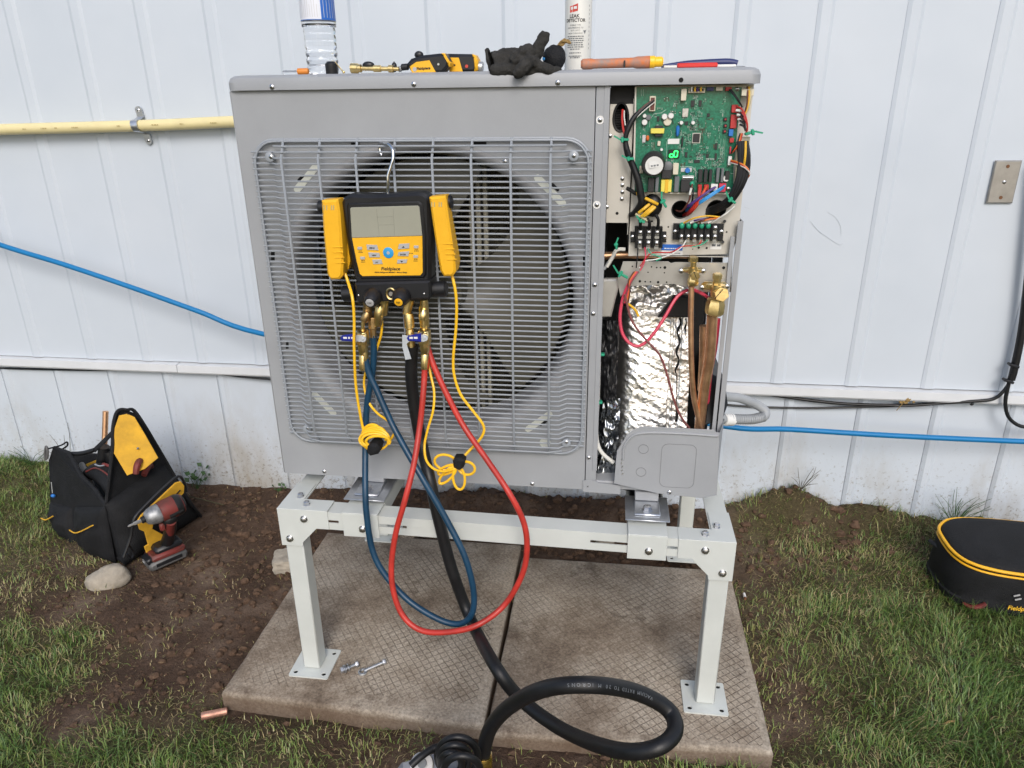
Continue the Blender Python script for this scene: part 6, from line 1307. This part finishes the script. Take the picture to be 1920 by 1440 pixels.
# impact driver
dg = gr(312, 1072, -.05); 
drv = thing('impact_driver', dg, 'red and black cordless impact driver standing on its battery', 'impact driver')
bf, bb = gr(285, 1074, -.045), gr(352, 1045, -.045); ax = (bb-bf); ax.z = 0; L0 = ax.length; ax.normalize(); sdv = Vector((-ax.y, ax.x, 0)); M3 = Matrix((ax, sdv, Vector((0, 0, 1)))).transposed(); bc0 = (bf+bb)/2+sdv*.032
def dbox(name, along, side, z, sz, mt, parent=None, b_=.005, tilt=0.): return one(name, parent or drv, mt, lambda q: q.obox(bc0+ax*along+sdv*side+Vector((0, 0, z+.045)), sz, M3 @ Matrix.Rotation(tilt, 3, 'Y'), b_))
bat = dbox('battery', 0, 0, -.030, (.118, .072, .030), 'tool_grey', b_=.008); dbox('battery_shell', .004, 0, -.008, (.108, .066, .024), 'tool_red', bat, .008); dbox('battery_face', -.050, -.004, -.012, (.022, .048, .024), 'black_plastic', bat, .004, -.35); dbox('charge_plate', 0, -.0365, -.026, (.08, .002, .012), 'black_plastic', bat, .0006)
Mb = Matrix.Translation(bc0+ax*-.0625+sdv*-.004+Vector((0, 0, .036))) @ Matrix((-sdv, (Vector((0, 0, 1))*.94+ax*.34).normalized(), (-ax*.94+Vector((0, 0, 1))*.34).normalized())).transposed().to_4x4()
dashes(None, .022, .0035, 'comp_pale', bat, 2, Mx=Mb); dashes(None, .018, .0022, 'paper', bat, 3, Mx=Mb @ Matrix.Translation((0, -.006, 0))); dashes(None, .02, .0025, 'tool_red', bat, 4, Mx=Mb @ Matrix.Translation((0, .005, 0)))
hb = bc0+ax*.012+Vector((0, 0, .055)); ht = b6(925, 845, .305); nose, rear = b6(765, 838, .262), b6(1010, 730, .345)
one('foot', drv, 'black_plastic', lambda q: q.obox(hb+Vector((0, 0, .0)), (.085, .055, .024), M3, .008))
hd = one('handle', drv, 'black_rubber', lambda q: q.tube([hb, hb*.66+ht*.34+ax*.004, hb*.33+ht*.67+ax*.006, ht, ht+(rear-nose)*.12+Vector((0, 0, .008))], [.021, .0175, .019, .021, .022], 14, 5)); hx = (nose-rear).normalized()
one('handle_panel', hd, 'tool_red', lambda q: q.tube([hb*.5+ht*.5-hx*.004+sdv*-.012, hb*.25+ht*.75-sdv*.012, ht-sdv*.012], [.010, .014, .016], 10, 4))
ln_ = (rear-nose).length
mo = one('motor_housing', drv, 'tool_red', lambda q: q.lathe(rear-hx*.006, hx, [(.018, 0), (.029, .006), (.0335, .02), (.0335, .055), (.031, .07), (.028, .072)], 20)); one('rubber_overmould', mo, 'black_rubber', lambda q: (q.lathe(rear-hx*.008, hx, [(.016, 0), (.025, .003), (.031, .012), (.034, .020), (.0342, .030)], 20), q.tube([rear+hx*.01+Vector((0, 0, -.006))-sdv*.026, rear+hx*.05+Vector((0, 0, -.010))-sdv*.026], .009, 8, 2, smooth=False)))
ghs = one('gear_case', drv, 'gear_alloy', lambda q: q.lathe(rear+hx*.066, hx, [(.028, 0), (.030, .004), (.0295, .014), (.025, .03), (.019, .04), (.013, .043)], 20)); one('chuck', drv, 'black_plastic', lambda q: q.lathe(rear+hx*.108, hx, [(.0105, 0), (.0105, .010), (.008, .012)], 14)); one('bit', drv, 'steel_plate', lambda q: q.lathe(rear+hx*.12, hx, [(.0058, 0), (.0058, .02), (.0035, .022), (.0035, .034), (.001, .038)], 6)); one('trigger', drv, 'tool_red', lambda q: q.obox(ht+hx*.022+Vector((0, 0, -.012)), (.016, .016, .026), Matrix((hx, hx.cross(Vector((0, 0, 1))).normalized(), Vector((0, 0, 1)))).transposed(), .004))
# rock, concrete chunk
def lump(name, mt, c_, r, seed, lab, cat, rot=0., fl=.0, amp=.16, n_=40, m_=26):
    f = lambda d: 1+amp*noise.noise(d*1.4+Vector((seed, 0, 0)))+amp*.35*noise.noise(d*4+Vector((seed, 2, 0)))+.02*noise.noise(d*14)
    return one(name, None, mt, lambda q: q.ball(c_, r, n_, m_, f, Matrix.Rotation(rot, 3, 'Z') @ Matrix.Rotation(fl, 3, 'Y')), label=lab, category=cat, ang=60)
p = gr(190, 1108, -.05); lump('rock', 'rock', p+Vector((.0, .035, .016)), (.066, .044, .040), 3., 'pale rounded stone on the soil beside the tool bag', 'stone', .45, -.2)
p = gr(522, 1078, -.05)
def chunk(d): return min(1.12, .62/max(abs(d.x), abs(d.y), abs(d.z)))*(1+.10*noise.noise(d*3+Vector((5, 0, 0)))+.06*noise.noise(d*8))
one('concrete_chunk', None, 'concrete_chunk', lambda q: q.ball(p+Vector((.012, .05, .018)), (.068, .062, .036), 36, 24, chunk, Matrix.Rotation(.3, 3, 'Z')), label='broken grey concrete piece behind the front left stand leg', category='concrete', ang=50)
p = gr(1133, 1040, -.045); lump('rock', 'rock', p+Vector((0, .05, .012)), (.028, .024, .024), 8., 'small pale stone in the soil behind the right slab', 'stone', .3)
for x, y, r in ((1155, 925, .03),): pass
# loose hardware on the slab
def bolt(name, lab, p0, p1, hexr, shank, wash):
    d = (p1-p0).normalized(); L_ = (p1-p0).length; o = thing(name, (p0+p1)/2-Vector((0, 0, .008)), lab, 'bolt'); one('shank', o, 'zinc', lambda q: q.lathe(p0, d, [(shank, 0), (shank*.92, .002)]+[(shank*(1 if k % 2 else .86), .002+k*.0011) for k in range(int((L_-.004)/.0011))]+[(shank, L_)], 12)); one('head', o, 'zinc', lambda q: q.lathe(p1-d*.002, d, [(hexr*.92, 0), (hexr, .001), (hexr, .0065), (hexr*.85, .0075)], 6))
    for t, r in wash: one('washer' if r > hexr else 'nut', o, 'zinc', lambda q: q.lathe(p0+d*t, d, [(r, 0), (r, .0018 if r > hexr else .007)], 6 if r <= hexr else 18))
    return o
Z9 = .0085
bolt('hex_bolt', 'short zinc bolt with nut and washers beside the left foot plate', gr(640, 1257, Z9), gr(668, 1246, Z9), .0078, .0046, ((-.002, .0078), (.006, .0105), (.0095, .0098), (.016, .0105)))
bolt('hex_bolt', 'long zinc bolt with a big washer lying on the slab', gr(682, 1258, .0062), gr(719, 1242, .0062), .0075, .0042, ())
one('flat_washer', None, 'zinc', lambda q: q.tube([gr(680, 1260, .004)+Vector((.0085*math.cos(t), .0085*math.sin(t), 0)) for t in np.linspace(0, 2*PI, 20, endpoint=False)], .0032, 8, 1, closed=True, smooth=False, flat=1.), label='round zinc washer lying at the end of the long bolt', category='washer')
# copper coupling, butt, twig
p0, p1 = gr(378, 1343, -.04), gr(426, 1333, -.04); d = (p1-p0).normalized()
o = thing('copper_coupling', (p0+p1)/2, 'short copper pipe offcut lying in the grass by the slab corner', 'pipe offcut'); one('tube', o, 'copper_dull', lambda q: (q.lathe(p0, d, [(.0088, 0), (.0094, .001), (.0094, .026), (.0088, .027), (.0088, (p1-p0).length)], 18, False, False), q.lathe(p0, d, [(.0080, 0), (.0080, (p1-p0).length)], 18, False, False)))
p0, p1 = gr(1395, 1113, -.04), gr(1399, 1130, -.04); d = (p1-p0).normalized(); o = thing('cigarette_butt', p1, 'white and brown cigarette butt beside the right slab', 'cigarette butt'); one('paper', o, 'paper', lambda q: q.lathe(p0, d, [(.0038, 0), (.004, .018)], 12)); one('filter', o, 'rust', lambda q: q.lathe(p0+d*.0182, d, [(.0038, 0), (.0036, .007)], 12))
pts = [gr(1796, 1322, -.035), gr(1800, 1345, -.032), gr(1806, 1375, -.036)]; one('twig', None, 'twig', lambda q: q.tube(pts, [.0035, .0042, .0028], 7, 4), label='short dark twig lying in the green grass at the right', category='twig'); one('twig', None, 'dry_leaf', lambda q: q.tube([gr(1768, 1359, -.035), gr(1780, 1353, -.03), gr(1792, 1352, -.036)], [.002, .0028, .0015], 6, 4), label='pale curled straw piece beside the dark twig', category='straw')
one('twig', None, 'twig', lambda q: q.tube([gr(350, 930, -.03), gr(385, 938, -.03), gr(420, 947, -.035)], .0022, 6, 4), label='thin stick on the soil right of the tool bag', category='twig')

# round black carry bag with yellow piping
cx_, cy_ = 1.476, .505
cb = thing('carry_bag', (cx_, cy_, -.045), 'round black bag with yellow piping on the grass at the right', 'bag')
def sup(a, b_, t, e=3.2): c_, s_ = math.cos(t), math.sin(t); return (a*math.copysign(abs(c_)**(2/e), c_), b_*math.copysign(abs(s_)**(2/e), s_))
def bagr(prof, n_=64, amp=.006):
    vs = []
    for sc, z in prof:
        for i in range(n_):
            t = 2*PI*i/n_; x, y = sup(.245*sc, .135*sc, t); k_ = 1+amp*4*noise.noise((math.cos(t)*1.6, math.sin(t)*1.6, z*9))+amp*1.5*noise.noise((math.cos(t)*5, math.sin(t)*5, z*22)); vs.append((cx_+x*k_, cy_+y*k_, z+.02*(x/.245)*-.5*(z > .03)+.008*(y/.135)*(z > .03)))
    N_ = len(prof); fs = [(k*n_+i, k*n_+(i+1) % n_, (k+1)*n_+(i+1) % n_, (k+1)*n_+i) for k in range(N_-1) for i in range(n_)]+[tuple((N_-1)*n_+i for i in range(n_))]; return vs, fs
one('body', cb, 'black_fabric', lambda q: q.add(*bagr([(.90, -.05), (.985, -.042), (1., -.02), (.98, -.016), (.985, .01), (.98, .035), (.975, .06), (.96, .082), (.95, .086)])), ang=50)
ld = one('lid', cb, 'black_fabric', lambda q: q.add(*bagr([(.945, .088), (.95, .095), (.925, .103), (.86, .109), (.70, .113), (.45, .115), (.2, .116)])), ang=50)
for sc, z, r in ((.967, .083, .0032), (.965, .096, .0046)): one('piping', cb, 'yellow', lambda q: q.tube([Vector(v) for v in bagr([(sc, z)])[0]], r, 8, 1, closed=True, smooth=False))
fy = lambda x: cy_-.135*.985*(max(0, 1-abs((x-cx_)/.245)**3.2))**(1/3.2)
p = at(1900, 1133, .385); text('Fieldpiece', .018, facing(Vector((p.x+.012, fy(p.x)-.008, -.012)), -.04, -.15), 'wire_yellow', cb, bold=.0003, shear=.1)
p = gr(1822, 1137, -.035); one('pull_tab', cb, 'tool_red', lambda q: q.tube([gr(1805, 1130, -.03), gr(1822, 1138, -.03), gr(1840, 1136, -.02), gr(1848, 1131, -.01)], [.003, .006, .007, .006], 8, 4, flat=.45))
one('logo_mark', cb, 'button_grey', lambda q: [q.obox(Vector((1.385+k*.006, fy(1.385)-.006, .030-k*.012)), (.016, .002, .004), Matrix.Rotation(-.35, 3, 'Y')) for k in (0, 1)])
one('side_tab', cb, 'black_plastic', lambda q: q.tube([at(1742, 1012, .56), at(1752, 1020, .545), at(1760, 1026, .53)], .006, 8, 3, flat=.4))

# vacuum pump with a coiled cord, at the bottom edge
pv = dp(838, 1428, 1.27)
vp_ = thing('vacuum_pump', (pv.x, pv.y, -.05), 'grey vacuum pump wrapped in its black cord at the bottom edge', 'vacuum pump')
Mz = Matrix.Rotation(.45, 3, 'Z')
one('housing', vp_, 'pump_grey', lambda q: q.obox(dp(815, 1432, 1.30)+Vector((0, -.02, -.125)), (.115, .10, .25), Mz, .012)); one('base', vp_, 'black_plastic', lambda q: q.obox(Vector((pv.x, pv.y-.03, -.025)), (.2, .14, .05), Mz, .012))
one('face_plate', vp_, 'button_grey', lambda q: q.lathe(dp(790, 1434, 1.24), (-.1, -.6, .75), [(.020, -.01), (.020, 0), (.016, .002), (.011, .002), (.011, .0035)], 24)); one('face_cap', vp_, 'comp_grey', lambda q: q.lathe(dp(792, 1432, 1.235), (-.1, -.6, .75), [(.0075, 0), (.0075, .003)], 16))
one('inlet_port', vp_, 'gold', lambda q: q.cyl(dp(905, 1446, 1.29), dp(905, 1446, 1.29)+Vector((0, 0, -.12)), .016, n=16))
for k, (cx2, cy2, ra, rb, dd_) in enumerate(((858, 1418, 38, 36, 1.25), (852, 1424, 28, 27, 1.23), (846, 1432, 20, 20, 1.22), (866, 1445, 34, 28, 1.20))):
    one('cord', vp_, 'black_rubber', lambda q: q.tube([dp(cx2+ra*math.cos(t), cy2-rb*math.sin(t), dd_-.03*math.sin(t)) for t in np.linspace(0, 2*PI, 16, endpoint=False)], .0062, 10, 4, closed=True))
one('cord_tail', vp_, 'black_rubber', lambda q: q.tube([dp(*a) for a in ((770, 1436, 1.22), (790, 1418, 1.23), (815, 1402, 1.245), (838, 1398, 1.25))], .0062, 10, 6))

# ---- small plants, tufts, nest of dry leaves
def plant(lab, base, n_, h, spread, leaf=.012, mt='leaf', cat='plant', name='weed'):
    o = thing(name, base, lab, cat); rr = random.Random(int(base.x*1000)); st = MB(); lf = MB()
    for k in range(n_):
        a = rr.uniform(0, 2*PI); d = Vector((math.cos(a), math.sin(a), 0)); hh_ = h*rr.uniform(.5, 1); p1 = base+d*spread*rr.uniform(.2, .6)+Vector((0, 0, hh_*.6)); p2 = base+d*spread*rr.uniform(.6, 1)+Vector((0, 0, hh_)); p1.y = min(p1.y, .825); p2.y = min(p2.y, .825)
        st.tube([base, p1, p2], [.0011, .0009, .0005], 4, 3)
        if leaf:
            for p_ in (p1, p2):
                e1 = Vector((rr.uniform(-1, 1), rr.uniform(-1, .2), rr.uniform(.0, .8))).normalized(); e2 = e1.cross(Vector((rr.uniform(-.3, .3), -.6, .8))).normalized(); s_ = leaf*rr.uniform(.7, 1.3); lf.add([p_, p_+e1*s_*.5+e2*s_*.45, p_+e1*s_*1.1, p_+e1*s_*.5-e2*s_*.45], [(0, 1, 2, 3)])
    st.build('stem', mt, o)
    if leaf: lf.build('leaves', mt, o)
    return o
def gat(px, py): p = at(px, py, .80); return Vector((p.x, .80, hgt(p.x, .80)))
plant('small broad-leaved weed at the wall foot right of the tool bag', gat(370, 915), 9, .09, .05, .018); plant('tiny green weed growing at the wall beside the unit corner', gat(523, 915), 5, .03, .03, .012)
plant('grass tuft growing at the wall behind the round black bag', gat(1795, 962), 26, .13, .10, 0, 'leaf', 'grass tuft', 'grass_tuft'); plant('few grass stalks on the soil mound right of the unit', gat(1500, 925), 9, .09, .06, 0, 'twig', 'grass tuft', 'grass_tuft')
plant('thin dry stalks at the wall above the tool bag', Vector((at(125, 870, .80).x, .80, -.02)), 4, .22, .05, 0, 'twig', 'dry stalks', 'dry_stalk'); plant('sparse grass at the wall near the far left edge', gat(60, 875), 16, .07, .09, 0, 'leaf', 'grass tuft', 'grass_tuft')
p = at(1700, 750, .81); o = one('dry_leaf_clump', None, 'dry_leaf', lambda q: [q.obox(p+Vector((random.uniform(-.02, .02), random.uniform(-.006, .006), random.uniform(-.008, .010))), (random.uniform(.006, .018), .003, random.uniform(.003, .009)), Matrix.Rotation(random.uniform(-1, 1), 3, 'Y'), .001) for k in range(22)]+[q.tube([p+Vector((-.005, 0, -.006)), p+Vector((-.018, -.004, -.022)), p+Vector((-.026, -.006, -.035))], .0012, 5, 3)], label='brown dry leaf clump caught on the cable under the trim', category='leaves')
